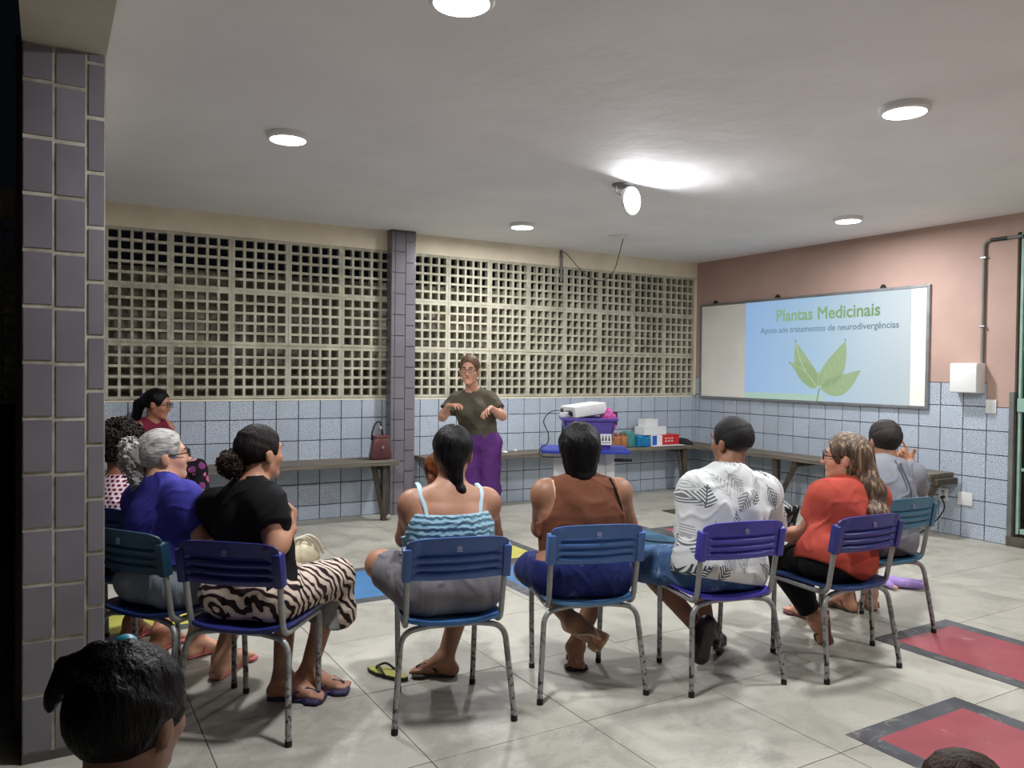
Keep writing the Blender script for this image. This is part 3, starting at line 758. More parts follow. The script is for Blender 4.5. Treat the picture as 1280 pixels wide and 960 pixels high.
# ------------------------------------------------------------------ school chairs
def plastic(name, c): return mat(name, c, tuple(int(x * .9) for x in c), 4, .38, 0, .5, .04, 120, .002)
def tube_mat():
    t = NT('chipped_grey_tube'); co = t.coord('Object')
    ch = t.ramp(t.noise(co, 48, 3, .6), [(.53, 0.0), (.57, 1.0)])
    sep = t.n('ShaderNodeSeparateXYZ'); t.l(co, sep.inputs[0])
    low = t.ramp(sep.outputs[2], [(.10, 1.0), (.38, .10)])
    t.base(t.mix(t.math('MULTIPLY', ch, low), (150, 151, 150), (44, 42, 40)))
    return t.set(.38, .25, .5)
M_tube = tube_mat(); M_cap = mat('rubber_foot', (20, 20, 20), (28, 28, 28), 8, .8)
def shell(nu, nv_, fn, thick, name, m, parent):
    """closed plate: fn(u, v) -> point and normal"""
    F, B = [], []
    for i in range(nu + 1):
        for j in range(nv_ + 1):
            p, n = fn(-1 + 2 * i / nu, -1 + 2 * j / nv_); p = np.array(p); n = nv(n); F.append(p + n * thick / 2); B.append(p - n * thick / 2)
    W_ = nv_ + 1; off = len(F); q = []
    for i in range(nu):
        for j in range(nv_):
            a, b, c, d = i * W_ + j, (i + 1) * W_ + j, (i + 1) * W_ + j + 1, i * W_ + j + 1
            q += [(a, b, c, d), (off + a, off + d, off + c, off + b)]
    rim = [i * W_ for i in range(nu + 1)] + [nu * W_ + j for j in range(1, nv_ + 1)] + [i * W_ + nv_ for i in range(nu - 1, -1, -1)] + [j for j in range(nv_ - 1, 0, -1)]
    for a, b in zip(rim, rim[1:] + rim[:1]): q.append((a, off + a, off + b, b))
    o = mesh_np(name, np.array(F + B), np.array(q), m, parent); o.data.set_sharp_from_angle(angle=math.radians(50)); return o
def squircle(u, v, n=7.0):
    r = (abs(u) ** n + abs(v) ** n) ** (1 / n); mx = max(abs(u), abs(v))
    return (u * mx / r, v * mx / r) if r > 0 else (0, 0)
def make_chair():
    t = thing('school_chair', 'x', 'chair'); pm = plastic('blue_chair_plastic', (66, 98, 166))
    def seat(u, v):
        a, b = squircle(u, v); x, y = a * .200, .015 + b * .205
        z = .408 - .012 * (1 - a * a) * (1 - max(0, b) ** 2) + .010 * a * a - .016 * max(0, b - .45) ** 2 / .3 + .010 * max(0, -b - .5)
        return (x, y, z), (-.1 * a, .15 * max(0, b - .4), 1)
    shell(20, 20, seat, .013, 'seat', pm, t)
    def back(u, v):
        a, b = squircle(u, v, 9); h = .663 + b * .080 + .010 * (1 - a * a) * (1 if b > .8 else max(0, b))
        y = -.188 - .030 * (1 - a * a) - (h - .58) * .17
        vv = (v + 1) / 2; inn = 1 / (1 + math.exp((abs(u) - .80) * 40))
        groove = sum(math.exp(-((vv - g) / .030) ** 2) for g in (.20, .40, .60)); rib = math.cos((vv - .10) * 2 * math.pi / .20) if vv < .68 else -.2
        y += inn * (groove * .010 - rib * .003); y -= (1 - inn) * .006
        return (a * .203, y, h), (.3 * a, -1, 0)
    shell(40, 44, back, .012, 'backrest', pm, t)
    for sx in (-1, 1):   # clamping cheeks of the backrest around the posts
        MB().box((sx * .198 - .017, -.226, .583), (sx * .198 + .017, -.182, .715), .007, Matrix.Translation((0, -.2, .65)) @ Matrix.Rotation(math.radians(9.5), 4, 'X') @ Matrix.Translation((0, .2, -.65))).build('cheek', pm, t, True)
    eb = MB()   # small embossed shield on the top rail
    eb.prism([(-.011, -.008), (.011, -.008), (.011, .003), (0, .011), (-.011, .003)], 0, .0015).box((-.011, -.016, 0), (.011, -.0105, .0015))
    eb.b.transform(Matrix.Translation((0, -.2475, .714)) @ Matrix.Rotation(math.radians(90 - 9), 4, 'X'))
    eb.build('emblem', mat('emblem_grey', (120, 124, 160), (108, 112, 150), 9, .5), t)
    for sx in (-1, 1):
        r = .0118
        lg = MB().tube([(sx * .165, .200, .012), (sx * .172, .192, .33)] + roundpath([(sx * .172, .192, .33), (sx * .174, .188, .386), (sx * .178, .10, .388)], .045), r).build('leg', M_tube, t, True)
        MB().tube([(sx * .165, .200, 0), (sx * .165, .200, .022)], .0135).build('foot_cap', M_cap, lg, True)
        MB().tube(roundpath([(sx * .178, .10, .388), (sx * .190, -.155, .388), (sx * .197, -.215, .715)], .05), r).build('back_post', M_tube, t, True)
        lg = MB().tube([(sx * .238, -.205, .012)] + roundpath([(sx * .236, -.202, .05), (sx * .208, -.152, .372), (sx * .09, -.135, .384)], .06, 7) , r).build('leg', M_tube, t, True)
        MB().tube([(sx * .238, -.205, 0), (sx * .2375, -.204, .022)], .0135).build('foot_cap', M_cap, lg, True)
    MB().tube([(-.09, -.135, .384), (.09, -.135, .384)], .0118).build('cross_bar', M_tube, t, True)
    return t
def copy_tree(o, parent=None):
    c = o.copy(); COL.objects.link(c); c.parent = parent
    for ch in list(o.children): copy_tree(ch, c)
    return c
CH = dict(A=((-6.366, -3.603), -55.6, (30, 68, 90), 'dark teal school chair under the woman in the royal blue shirt'),
          B=((-6.085, -3.969), -41.8, (44, 44, 118), 'navy school chair under the woman in the zebra skirt'),
          C=((-5.388, -4.241), -13.9, (66, 98, 166), 'blue school chair under the woman in the light blue tank top'),
          D=((-4.748, -4.292), -16.9, (74, 114, 180), 'blue school chair under the woman in the brown tank top'),
          E=((-4.151, -4.518), -11.5, (74, 70, 178), 'violet blue school chair under the man in the leaf print shirt'),
          F=((-3.535, -4.674), -4.3, (54, 58, 136), 'dark navy school chair under the woman in the orange red blouse'),
          G=((-2.900, -4.454), -4.3, (66, 116, 142), 'teal school chair under the man in the grey T-shirt'),
          H=((-6.533, -2.904), -36.9, (40, 70, 120), 'blue school chair half hidden by the left pillar'))
SEATC = dict(C=(64, 112, 170), D=(80, 128, 176), F=(48, 72, 120), G=(60, 108, 134), B=(44, 50, 122), A=(30, 52, 104))
proto = None
for k, ((x, y), yaw, c, lab) in CH.items():
    o = proto = make_chair() if proto is None else proto
    if k != 'A': o = copy_tree(proto)
    o.location = (x, y, 0); o.rotation_euler = (0, 0, math.radians(yaw)); o['label'] = lab; o['group'] = 'school chairs of the audience'
    for ch in o.children:
        if ch.name.split('.')[0] in ('seat', 'backrest', 'cheek'):
            cc = SEATC.get(k, c) if ch.name.startswith('seat') else c
            ch.material_slots[0].link = 'OBJECT'; ch.material_slots[0].material = plastic('chair_plastic_%d_%d_%d' % cc, cc)
CHP = {k: (v[0], math.radians(v[1])) for k, v in CH.items()}

# ------------------------------------------------------------------ people
J = {
'C': dict(pel=(-5.393,-4.261,0.5), neck=(-5.364,-4.216,0.907), head=(-5.33,-4.173,1.039), shL=(-5.506,-4.171,0.838), shR=(-5.208,-4.244,0.836), elL=(-5.49,-4.051,0.674), elR=(-5.115,-4.144,0.669), wrL=(-5.294,-3.935,0.695), wrR=(-5.167,-3.966,0.689), hipL=(-5.49,-4.237,0.5), hipR=(-5.296,-4.285,0.5), knL=(-5.53,-3.866,0.522), knR=(-5.083,-3.904,0.482), anL=(-5.157,-3.825,0.47), anR=(-5.248,-3.946,0.075), toL=(-5.014,-3.839,0.456), toR=(-5.339,-3.893,0.03)),
'D': dict(pel=(-4.754,-4.312,0.5), neck=(-4.735,-4.265,0.902), head=(-4.716,-4.229,1.032), shL=(-4.883,-4.21,0.847), shR=(-4.555,-4.309,0.845), elL=(-4.852,-4.125,0.67), elR=(-4.443,-4.249,0.674), wrL=(-4.617,-4.019,0.583), wrR=(-4.46,-4.066,0.584), hipL=(-4.85,-4.283,0.5), hipR=(-4.658,-4.341,0.5), knL=(-4.773,-3.888,0.416), knR=(-4.379,-4.028,0.424), anL=(-4.742,-4.232,0.25), anR=(-4.644,-4.115,0.084), toL=(-4.697,-4.35,0.205), toR=(-4.675,-4.167,0.03)),
'E': dict(pel=(-4.155,-4.538,0.5), neck=(-4.059,-4.506,0.936), head=(-4.001,-4.467,1.062), shL=(-4.19,-4.449,0.847), shR=(-3.865,-4.535,0.829), elL=(-4.191,-4.408,0.615), elR=(-3.728,-4.482,0.599), wrL=(-3.911,-4.261,0.535), wrR=(-3.701,-4.304,0.53), hipL=(-4.243,-4.52,0.5), hipR=(-4.067,-4.556,0.5), knL=(-4.257,-4.129,0.44), knR=(-3.929,-4.155,0.425), anL=(-4.133,-4.42,0.169), anR=(-4.015,-4.342,0.147), toL=(-4.168,-4.453,0.078), toR=(-3.887,-4.286,0.042)),
'F': dict(pel=(-3.556,-4.693,0.5), neck=(-3.393,-4.685,0.849), head=(-3.403,-4.644,0.98), shL=(-3.547,-4.653,0.789), shR=(-3.219,-4.678,0.773), elL=(-3.584,-4.55,0.598), elR=(-3.134,-4.604,0.565), wrL=(-3.62,-4.387,0.563), wrR=(-3.224,-4.417,0.504), hipL=(-3.626,-4.688,0.5), hipR=(-3.447,-4.701,0.5), knL=(-3.515,-4.335,0.409), knR=(-3.335,-4.308,0.417), anL=(-3.394,-4.484,0.129), anR=(-3.081,-4.182,0.08), toL=(-3.346,-4.498,0.005), toR=(-3.08,-4.081,0.03)),
'G': dict(pel=(-2.902,-4.474,0.5), neck=(-2.73,-4.417,0.903), head=(-2.719,-4.388,1.017), shL=(-2.863,-4.377,0.838), shR=(-2.548,-4.441,0.818), elL=(-2.806,-4.321,0.609), elR=(-2.292,-4.34,0.657), wrL=(-2.539,-4.141,0.558), wrR=(-2.195,-4.207,0.855), hipL=(-2.991,-4.468,0.5), hipR=(-2.812,-4.481,0.5), knL=(-2.765,-4.124,0.44), knR=(-2.48,-4.145,0.427), anL=(-2.739,-4.188,0.09), anR=(-2.589,-4.23,0.09), toL=(-2.745,-4.1,0.04), toR=(-2.564,-4.197,0.03)),
'B': dict(pel=(-6.099,-3.984,0.5), neck=(-6.097,-3.918,0.928), head=(-6.064,-3.894,1.047), shL=(-6.215,-3.787,0.827), shR=(-6.084,-4.064,0.872), elL=(-6.132,-3.605,0.59), elR=(-6.058,-4.114,0.699), wrL=(-5.947,-3.69,0.535), wrR=(-5.981,-4.063,0.759), hipL=(-6.173,-3.918,0.5), hipR=(-6.024,-4.051,0.5), knL=(-5.882,-3.642,0.456), knR=(-5.717,-3.815,0.476), anL=(-5.958,-3.841,0.085), anR=(-5.849,-3.841,0.085), toL=(-5.847,-3.929,0.03), toR=(-5.727,-3.889,0.03)),
'A': dict(pel=(-6.383,-3.614,0.5), neck=(-6.391,-3.532,0.904), head=(-6.378,-3.498,1.009), shL=(-6.457,-3.382,0.812), shR=(-6.322,-3.702,0.842), elL=(-6.441,-3.211,0.572), elR=(-6.269,-3.744,0.673), wrL=(-6.295,-3.105,0.506), wrR=(-6.17,-3.536,0.573), hipL=(-6.439,-3.532,0.5), hipR=(-6.326,-3.697,0.5), knL=(-6.148,-3.249,0.398), knR=(-6.019,-3.473,0.404), anL=(-6.2,-3.153,0.08), anR=(-6.135,-3.469,0.085), toL=(-6.102,-3.119,0.03), toR=(-6.0,-3.324,0.03)),
'H': dict(pel=(-6.545,-2.92,0.5), neck=(-6.496,-2.882,0.828), head=(-6.491,-2.81,0.978), shL=(-6.609,-2.772,0.761), shR=(-6.387,-2.976,0.77), elL=(-6.599,-2.705,0.537), elR=(-6.345,-2.92,0.561), wrL=(-6.369,-2.602,0.487), wrR=(-6.249,-2.742,0.468), hipL=(-6.625,-2.86,0.5), hipR=(-6.465,-2.98,0.5), knL=(-6.328,-2.583,0.376), knR=(-6.201,-2.678,0.365), anL=(-6.442,-2.755,0.09), anR=(-6.333,-2.982,0.09), toL=(-6.368,-2.686,0.03), toR=(-6.241,-2.897,0.03)),
'I': dict(pel=(-6.08,-0.24,0.635), neck=(-6.075,-0.259,0.957), head=(-6.051,-0.305,1.093), shL=(-5.981,-0.266,0.903), shR=(-6.19,-0.31,0.905), elL=(-5.943,-0.349,0.689), elR=(-6.214,-0.399,0.706), wrL=(-5.894,-0.523,0.603), wrR=(-5.99,-0.548,0.605), hipL=(-5.993,-0.218,0.635), hipR=(-6.167,-0.263,0.635), knL=(-5.942,-0.618,0.592), knR=(-5.797,-0.58,0.598), anL=(-5.93,-0.539,0.08), anR=(-5.735,-0.647,0.245), toL=(-5.854,-0.58,0.03), toR=(-5.612,-0.698,0.161)),
'P': dict(pel=(-3.729,-1.41,0.787), neck=(-3.775,-1.374,1.223), head=(-3.83,-1.42,1.389), shL=(-3.67,-1.46,1.146), shR=(-3.88,-1.291,1.142), elL=(-3.613,-1.589,1.02), elR=(-4.013,-1.297,1.005), wrL=(-3.794,-1.714,1.094), wrR=(-4.055,-1.502,1.107), hipL=(-3.67,-1.468,0.777), hipR=(-3.783,-1.356,0.771), knL=(-3.688,-1.523,0.409), knR=(-3.803,-1.433,0.391), anL=(-3.761,-1.662,0.08), anR=(-3.886,-1.597,0.08), toL=(-3.797,-1.781,0.03), toR=(-3.975,-1.688,0.03)),
}
def cloth(name, c, c2=None, sc=9, bump=.25, bs=240, rough=.85): return mat(name, c, c2, sc, rough, 0, .15, bump, bs, .003)
BLK = hairmat('black_hair', (9, 8, 9), (20, 18, 20), .42)
def zebra():
    t = NT('zebra_cloth'); co = t.coord('Object', (1, 1, 1))
    wv = t.n('ShaderNodeTexWave', bands_direction='DIAGONAL'); t.l(co, wv.inputs[0])
    for k, v in (('Scale', 11.0), ('Distortion', 7.0), ('Detail', .8), ('Detail Scale', 1.4)): wv.inputs[k].default_value = v
    t.base(t.ramp(wv.outputs['Fac'], [(.0, (46, 32, 34)), (.40, (206, 186, 172)), (.8, (214, 196, 182))], 'CONSTANT')); t.bump(t.noise(co, 240, 2), .2, .003)
    return t.set(.8, 0, .2)
def dots():
    t = NT('dotted_cloth'); co = t.coord('Object')
    sp = t.n('ShaderNodeSeparateXYZ'); t.l(co, sp.inputs[0])
    u = t.math('MULTIPLY', t.math('ADD', t.math('MULTIPLY', sp.outputs[0], .8), t.math('MULTIPLY', sp.outputs[1], -.6)), 38.0); v = t.math('MULTIPLY', sp.outputs[2], 54.0)
    row = t.math('FLOOR', v); u2 = t.math('ADD', u, t.math('MULTIPLY', row, .5))
    du = t.math('SUBTRACT', t.math('FRACT', u2), .5); dv = t.math('SUBTRACT', t.math('FRACT', v), .5)
    d = t.math('SQRT', t.math('ADD', t.math('MULTIPLY', du, du), t.math('MULTIPLY', dv, dv)))
    t.base(t.ramp(d, [(.0, (96, 20, 46)), (.31, (224, 186, 196)), (.40, (226, 204, 210))], 'CONSTANT')); return t.set(.8, 0, .2)
def leaves(name, bg, ink, sc=7.5, axes=(0, 2), mixf=1.0):
    t = NT(name); co = t.coord('Object')
    sp = t.n('ShaderNodeSeparateXYZ'); t.l(co, sp.inputs[0]); cb = t.n('ShaderNodeCombineXYZ')
    t.l(sp.outputs[axes[0]], cb.inputs[0]); t.l(sp.outputs[axes[1]], cb.inputs[1])
    nd = t.n('ShaderNodeTexVoronoi', voronoi_dimensions='2D'); t.l(cb.outputs[0], nd.inputs['Vector']); nd.inputs['Scale'].default_value = sc; nd.inputs['Randomness'].default_value = .8
    df = t.n('ShaderNodeVectorMath', operation='SUBTRACT'); t.l(cb.outputs[0], df.inputs[0]); t.l(nd.outputs['Position'], df.inputs[1])
    s2 = t.n('ShaderNodeSeparateXYZ'); t.l(df.outputs[0], s2.inputs[0]); s3 = t.n('ShaderNodeSeparateColor'); t.l(nd.outputs['Color'], s3.inputs[0])
    an = t.math('MULTIPLY', s3.outputs[0], 6.28); ca, sa = t.math('COSINE', an), t.math('SINE', an)
    x = t.math('ABSOLUTE', t.math('SUBTRACT', t.math('MULTIPLY', s2.outputs[0], ca), t.math('MULTIPLY', s2.outputs[1], sa)))
    y = t.math('ADD', t.math('MULTIPLY', s2.outputs[0], sa), t.math('MULTIPLY', s2.outputs[1], ca))
    L = .58 / sc
    frond = t.math('SINE', t.math('MULTIPLY', t.math('SUBTRACT', y, t.math('MULTIPLY', x, 1.1)), 40.0 * sc))
    wid = t.math('MULTIPLY', t.math('SUBTRACT', L, t.math('ABSOLUTE', y)), .55)
    inside = t.math('LESS_THAN', x, wid); st = t.math('GREATER_THAN', frond, -.15); mid = t.math('LESS_THAN', x, .0022)
    m = t.math('MULTIPLY', t.math('MAXIMUM', t.math('MULTIPLY', inside, st), t.math('MULTIPLY', mid, t.math('LESS_THAN', t.math('ABSOLUTE', y), L))), t.math('MULTIPLY_ADD', s3.outputs[1], .7, .3))
    t.base(t.mix(t.math('MULTIPLY', m, mixf), bg, ink)); t.bump(t.noise(co, 200, 2), .15, .003); return t.set(.75, 0, .2)
def denim(name, c, c2, wear=.4):
    t = NT(name); co = t.coord('Object')
    a = t.ramp(t.noise(co, 14, 4), [(.35, c), (.65, c2)]); wn = t.ramp(t.noise(co, 9, 6, .7, 1.0), [(.60, 0.0), (.72, 1.0)])
    t.base(t.mix(t.math('MULTIPLY', wn, wear), a, (190, 204, 216))); t.bump(t.noise(co, 300, 2), .3, .003); return t.set(.85, 0, .15)
def smock():
    t = NT('smocked_blue_cloth'); co = t.coord('Object'); wv = t.n('ShaderNodeTexWave', bands_direction='Z'); t.l(co, wv.inputs[0])
    for k, v in (('Scale', 13.0), ('Distortion', 3.2), ('Detail', 1.0), ('Detail Scale', 2.5)): wv.inputs[k].default_value = v
    t.base(t.ramp(wv.outputs['Fac'], [(.1, (112, 152, 174)), (.6, (142, 178, 196))])); t.bump(wv.outputs['Fac'], .4, .015); return t.set(.75, 0, .2)
GLB = mat('black_glasses', (14, 14, 16), (22, 22, 24), 9, .55, 0, .2)
def unit(a, b): return nv(np.array(b) - np.array(a))
V = np.array

# woman in the light blue tank top (with a toddler on her lap)
p = Person(J['C'], 'person in light blue tank top and grey shorts, black hair tied low', (-5.388, -4.241, 0), 1.13, (.42, .90, -.02), (166, 120, 96), .96, chair=CHP['C'])
W = p.W
tk = [(p.J['neck'] + V((0, 0, -.095)), (0.0, -.0, 1.0))]
p.top('tank_top', smock(), .007, 0, .095, 0, wr=.003, cuts=tk, tags=('torso',), subs=[ell(p.J['sh' + s_] + p.lat * .03 * g_, np.eye(3), (.075, .09, .15), .01) for s_, g_ in (('L', -1), ('R', 1))])
ST = cloth('pale_blue_strap', (176, 200, 214), bump=.1)
for g_ in (-1, 1): p.onback([(g_ * .105, -.13), (g_ * .112, -.09), (g_ * .122, -.05), (g_ * .128, -.02), (g_ * .128, .0)], ST, 'shoulder_strap', .0105, .001, front=[(g_ * .128, .012, .05)])
p.legs('shorts', cloth('grey_shorts_cloth', (122, 120, 124), (106, 104, 110)), .012, .80, .012, .14, .005, 14)
p.hair(BLK, .014, .0022, 60, [cone(W(0, -.085, -.03), W(.012, -.098, -.095), .046, .030, .03), cone(W(.012, -.098, -.095), W(.030, -.100, -.150), .026, .024, .012), cone(W(.030, -.100, -.150), W(.048, -.095, -.205), .030, .010, .01)], nape=-.075, st=(1, 1, .35))
MB().tube([Vector(W(.012 + .027 * math.cos(a), -.097 + .02 * math.sin(a), -.102 + .006 * math.cos(a)) - p.base) for a in np.linspace(0, 6.28, 16)], .006, 7, False).build('hair_tie', mat('dark_hair_tie', (44, 44, 50), (60, 60, 66), 30, .7), p.root, True)
FF = mat('olive_rubber', (58, 58, 44), (44, 44, 36), 9, .7)
p.sole('R', FF, strap=mat('black_strap', (30, 30, 30), (38, 38, 38), 9, .6))

# toddler on her lap
tc = V((-5.295, -3.98, .930))
TJ = dict(pel=(-5.27, -3.96, .60), neck=(-5.29, -3.968, .830), head=tuple(tc), shL=(-5.375, -3.93, .80), shR=(-5.26, -4.0, .80), elL=(-5.40, -3.95, .715), elR=(-5.23, -4.03, .71), wrL=(-5.36, -4.02, .72), wrR=(-5.25, -4.08, .77),
          hipL=(-5.31, -3.95, .60), hipR=(-5.23, -3.97, .60), knL=(-5.36, -4.04, .585), knR=(-5.20, -4.08, .58), anL=(-5.36, -4.00, .48), anR=(-5.17, -4.04, .47), toL=(-5.37, -3.95, .45), toR=(-5.15, -3.99, .44))
q_ = Person(TJ, 'person, small child with reddish brown hair held close on a lap', (-5.29, -3.95, 0), .60, (.25, -.95, -.1), (168, 116, 92), .72, .006, fem=False, hands=dict(L=dict(sc=.55), R=dict(sc=.55)))
q_.top('shirt', cloth('rose_cloth', (150, 104, 108)), .006, .6, -.01, .045)
q_.legs('trousers', cloth('brown_child_cloth', (90, 66, 58)), .006, 1.7, .004)
q_.hair(hairmat('reddish_hair', (104, 58, 30), (72, 40, 24), .5), .016, .003, 60, nape=-.07)

# woman in the brown tank top
J['D']['dnL'] = (.5, .15, -.8)
p = Person(J['D'], 'person in brown tank top and denim shorts seated on blue chair with crossed ankles', (-4.748, -4.292, 0), 1.20, (.48, .88, -.06), (156, 112, 86), .98, chair=CHP['D'])
W = p.W
BR = cloth('brown_jersey', (112, 70, 50), (98, 60, 44), 7, .15)
ah = [ell(p.J['sh' + s_] + p.lat * .028 * g_ - p.up * .01, np.stack([p.lat, p.fw, p.up], 1), (.062, .12, .12), .012) for s_, g_ in (('L', -1), ('R', 1))]
p.top('tank_top', BR, .008, 0, .06, .060, wr=.003, f=13, subs=ah, tags=('torso', 'trap'), hips=False)
p.onback([(-.125, -.12), (-.127, -.09), (-.130, -.06), (-.132, -.03), (-.132, .0)], cloth('beige_strap', (214, 182, 156), bump=.1), 'bra_strap', .009, .001)
p.onback([(.165, -.14), (.160, -.11), (.150, -.07), (.138, -.03), (.128, .005)], cloth('black_cloth_strap', (26, 24, 26), bump=.1), 'shoulder_strap', .009, .012)
p.legs('shorts', denim('dark_denim', (34, 44, 98), (28, 36, 84), .25), .012, .86, .008, .06, .004, 15)
p.hair(BLK, .019, .0035, 60, [ecap(W(0, -.045, .0), W(0, -.058, -.108), .082, .062, p.R[:, 0], 1.12, .03)], nape=-.09, ears=False, subs=[ell(W(0, .075, -.12), p.R, (.12, .10, .08), .01)], st=(1, 1, .4))
SB = mat('beige_sandal', (186, 164, 136), (166, 146, 120), 9, .6)
for s_ in 'LR': p.sole(s_, SB if s_ == 'L' else mat('dark_sole', (40, 34, 30), (32, 28, 26), 9, .7), 'sandal', SB, .009)

# man in the leaf print shirt
J['E']['dnL'] = (-.1, -.98, .1)
p = Person(J['E'], 'person in white shirt with grey leaf print and torn denim shorts, short black hair', (-4.151, -4.518, 0), 1.04, (-.10, .99, .02), (142, 100, 77), .98, chair=CHP['E'], fem=False, toes=False)
W = p.W
p.top('shirt', leaves('leaf_print_cloth', (204, 206, 206), (58, 62, 70), 9.2), .014, .95, -.05, .064, .014, .005, 15, flare=.016, he=.026, drape=.6)
MB().tube([Vector(p.J['neck'] - p.up * .008 - p.fw * .004 + p.lat * .064 * math.cos(a) + p.fw * (.064 * math.sin(a) + .012) + p.up * (.012 - .02 * math.sin(a)) - p.base) for a in np.linspace(0, 6.28, 26)], .009, 8, False).build('collar', cloth('collar_cloth', (206, 208, 206)), p.root, True)
p.legs('shorts', denim('torn_light_denim', (78, 106, 144), (58, 84, 122), .9), .014, .95, .018, .10, .005, 16)
p.hair(mat('cropped_black_hair', (12, 11, 12), (24, 21, 22), 60, .6, 0, .3, .6, 200, .006),   .012, .0012, 90, nape=-.018, k=.02, back=-.002, subs=[cone(W(-.09, -.04, -.06), W(.09, -.04, -.06), .022, .022, .02)])
p.hair(mat('faded_stubble', (58, 42, 35), (44, 33, 28), 80, .7), .0035, .0, 60, nape=-.062, name='stubble')
BS = mat('black_leather', (22, 20, 20), (30, 28, 28), 9, .4)
for s_ in 'LR': p.shoe(s_, BS)

# woman in the orange red blouse
J['F']['dnL'] = (.15, -.98, .0)
p = Person(J['F'], 'person in orange red blouse with long streaked brown hair and glasses, looking left', (-3.535, -4.674, 0), .97, (-.62, .78, .03), (204, 148, 122), .96, chair=CHP['F'])
W = p.W
p.top('blouse', cloth('orange_red_cloth', (172, 74, 61), (156, 63, 53), 8, .15),   .009, .58, -.05, .062, .012, .006, 15, flare=.004, puff=.010, he=.022, drape=.3)
p.legs('trousers', cloth('black_cloth', (20, 19, 21), (26, 25, 27)), .009, 1.86, .006, .10, .003)
B_ = lambda x, y, z: p.J['neck'] + p.lat * x + p.fw * y + p.up * z
HB = NT('streaked_hair'); co = HB.coord('Object', (5.0, 5.0, .4))
HB.base(HB.ramp(HB.noise(co, 14, 4), [(.38, (58, 42, 33)), (.54, (92, 70, 53)), (.66, (168, 140, 108))])); HB.bump(HB.noise(co, 40, 3), .8, .006); HB = HB.set(.4, 0, .5)
p.hair(HB, .016, .003, 55, [ecap(W(.0, -.060, .02), B_(.045, -.085, .0), .062, .050, p.R[:, 0], 1.2, .05), ecap(B_(.045, -.085, .0), B_(.070, -.135, -.12), .050, .040, p.lat, 1.3, .04), ecap(B_(.070, -.135, -.12), B_(.085, -.135, -.215), .040, .016, p.lat, 1.7, .04), cone(B_(.09, -.02, -.0), B_(.115, -.09, -.14), .03, .014, .03), cone(W(-.052, -.02, -.02), W(-.062, -.03, -.16), .024, .012, .02), cone(W(.066, .01, .0), W(.07, -.01, -.18), .026, .016, .02)], nape=-.08, facer=(.080, .076, .108), st=(1, 1, .12))
p.glasses(GLB)
MR = mat('maroon_shoe', (96, 36, 42), (78, 28, 36), 9, .5)
for s_ in 'LR': p.sole(s_, MR, 'sandal', MR, .011)

# man in the grey T-shirt
p = Person(J['G'], 'person in plain grey T-shirt at the far right of the row, pointing with one hand', (-2.90, -4.454, 0), 1.10, (.40, .91, .0), (188, 138, 112), .95, chair=CHP['G'], fem=False,
           hands=dict(R=dict(d=(-.35, .2, .55), pn=(-.6, -.5, -.2), curl=1.6, point=.15, side=1)))
GT = cloth('grey_jersey', (126, 128, 135), (114, 116, 124), 8, .12)
p.top('t_shirt', GT, .012, .55, -.05, .064, .012, .005, 14, flare=.010, he=.026, drape=.45)
p.legs('shorts', cloth('dark_grey_cloth', (92, 88, 94), (80, 78, 84)), .012, .95, .012)
p.hair(mat('short_brown_hair', (30, 24, 23), (42, 34, 32), 60, .6, 0, .3, .6, 200, .006), .013, .0012, 90, nape=-.055, k=.02)
for k_ in (0, 1): p.onback([(-.035 + .10 * q_ + .03 * k_, -.015 - .24 * q_ - .004 * k_) for q_ in (0, .2, .4, .6, .8, 1)], cloth('seam_grey', (84, 92, 106)), 'back_seam', .0055, .025, 6)
for s_ in 'LR': p.sole(s_, mat('brown_sandal', (92, 66, 48), (70, 50, 38), 9, .6), 'sandal', mat('tan_strap', (120, 92, 68), (100, 76, 56), 9, .6), .012)

# woman in black with the zebra skirt
p = Person(J['B'], 'person in black T-shirt and zebra striped skirt with frizzy hair in a low bun', (-6.085, -3.969, 0), .98, (.93, .36, .03), (174, 126, 102), .94, chair=CHP['B'], fem=False,
           hands=dict(R=dict(d=(.15, .25, .45), pn=(-.6, .5, .1), curl=1.9, side=1)))
W = p.W
p.top('t_shirt', cloth('black_jersey', (20, 19, 21), (27, 26, 28), 8, .12), .010, .42, -.03, .062, .010, .004, 15, flare=.006)
ZB = zebra(); mk = (p.J['knL'] + p.J['knR']) / 2
ex = [ecap((p.J['hipL'] + p.J['hipR']) / 2, mk, .095, .075, p.hlat, 1.7, .04), cone(p.J['knR'], p.J['knR'] * .62 + p.J['anR'] * .38 + V((.06, .02, 0)), .076, .085, .03), cone(p.J['knL'], p.J['knL'] * .7 + p.J['anL'] * .3, .07, .07, .03)]
p.legs('skirt', ZB, .014, 1.0, .010, .12, .005, 15, extra=ex)
kb = p.J['knR']; an = p.J['anR']
v_, f_ = sdf_mesh([cone(kb + (an - kb) * .2, kb + (an - kb) * .50, .070, .078, .02, cut=[(kb + (an - kb) * .50, an - kb)])], .007, (), (), lambda X: .006 * wob(X, 30, 4)); p.part('skirt_lining', v_, f_, cloth('grey_lining', (140, 140, 138)))
p.hair(hairmat('frizzy_dark_hair', (20, 16, 17), (38, 31, 31), .6, 40), .010, .0020, 90, nape=-.055)
v_, f_ = sdf_mesh([ell(W(-.035, -.120, -.035), p.R, (.054, .048, .052), .02), ell(W(-.015, -.105, -.05), p.R, (.03, .04, .04), .02)], .006, (), (), lambda X: .0035 * wob(X, 100, 2)); p.part('hair_bun', v_, f_, hairmat('frizzy_bun_hair', (58, 42, 36), (38, 28, 26), .6, 50))
p.curls((-.035, -.116, -.038), (.050, .044, .048), 220, hairmat('frizzy_bun_hair', (58, 42, 36), (38, 28, 26)), 31, .0022, .007)
PU = mat('purple_rubber', (52, 42, 90), (40, 34, 70), 9, .6)
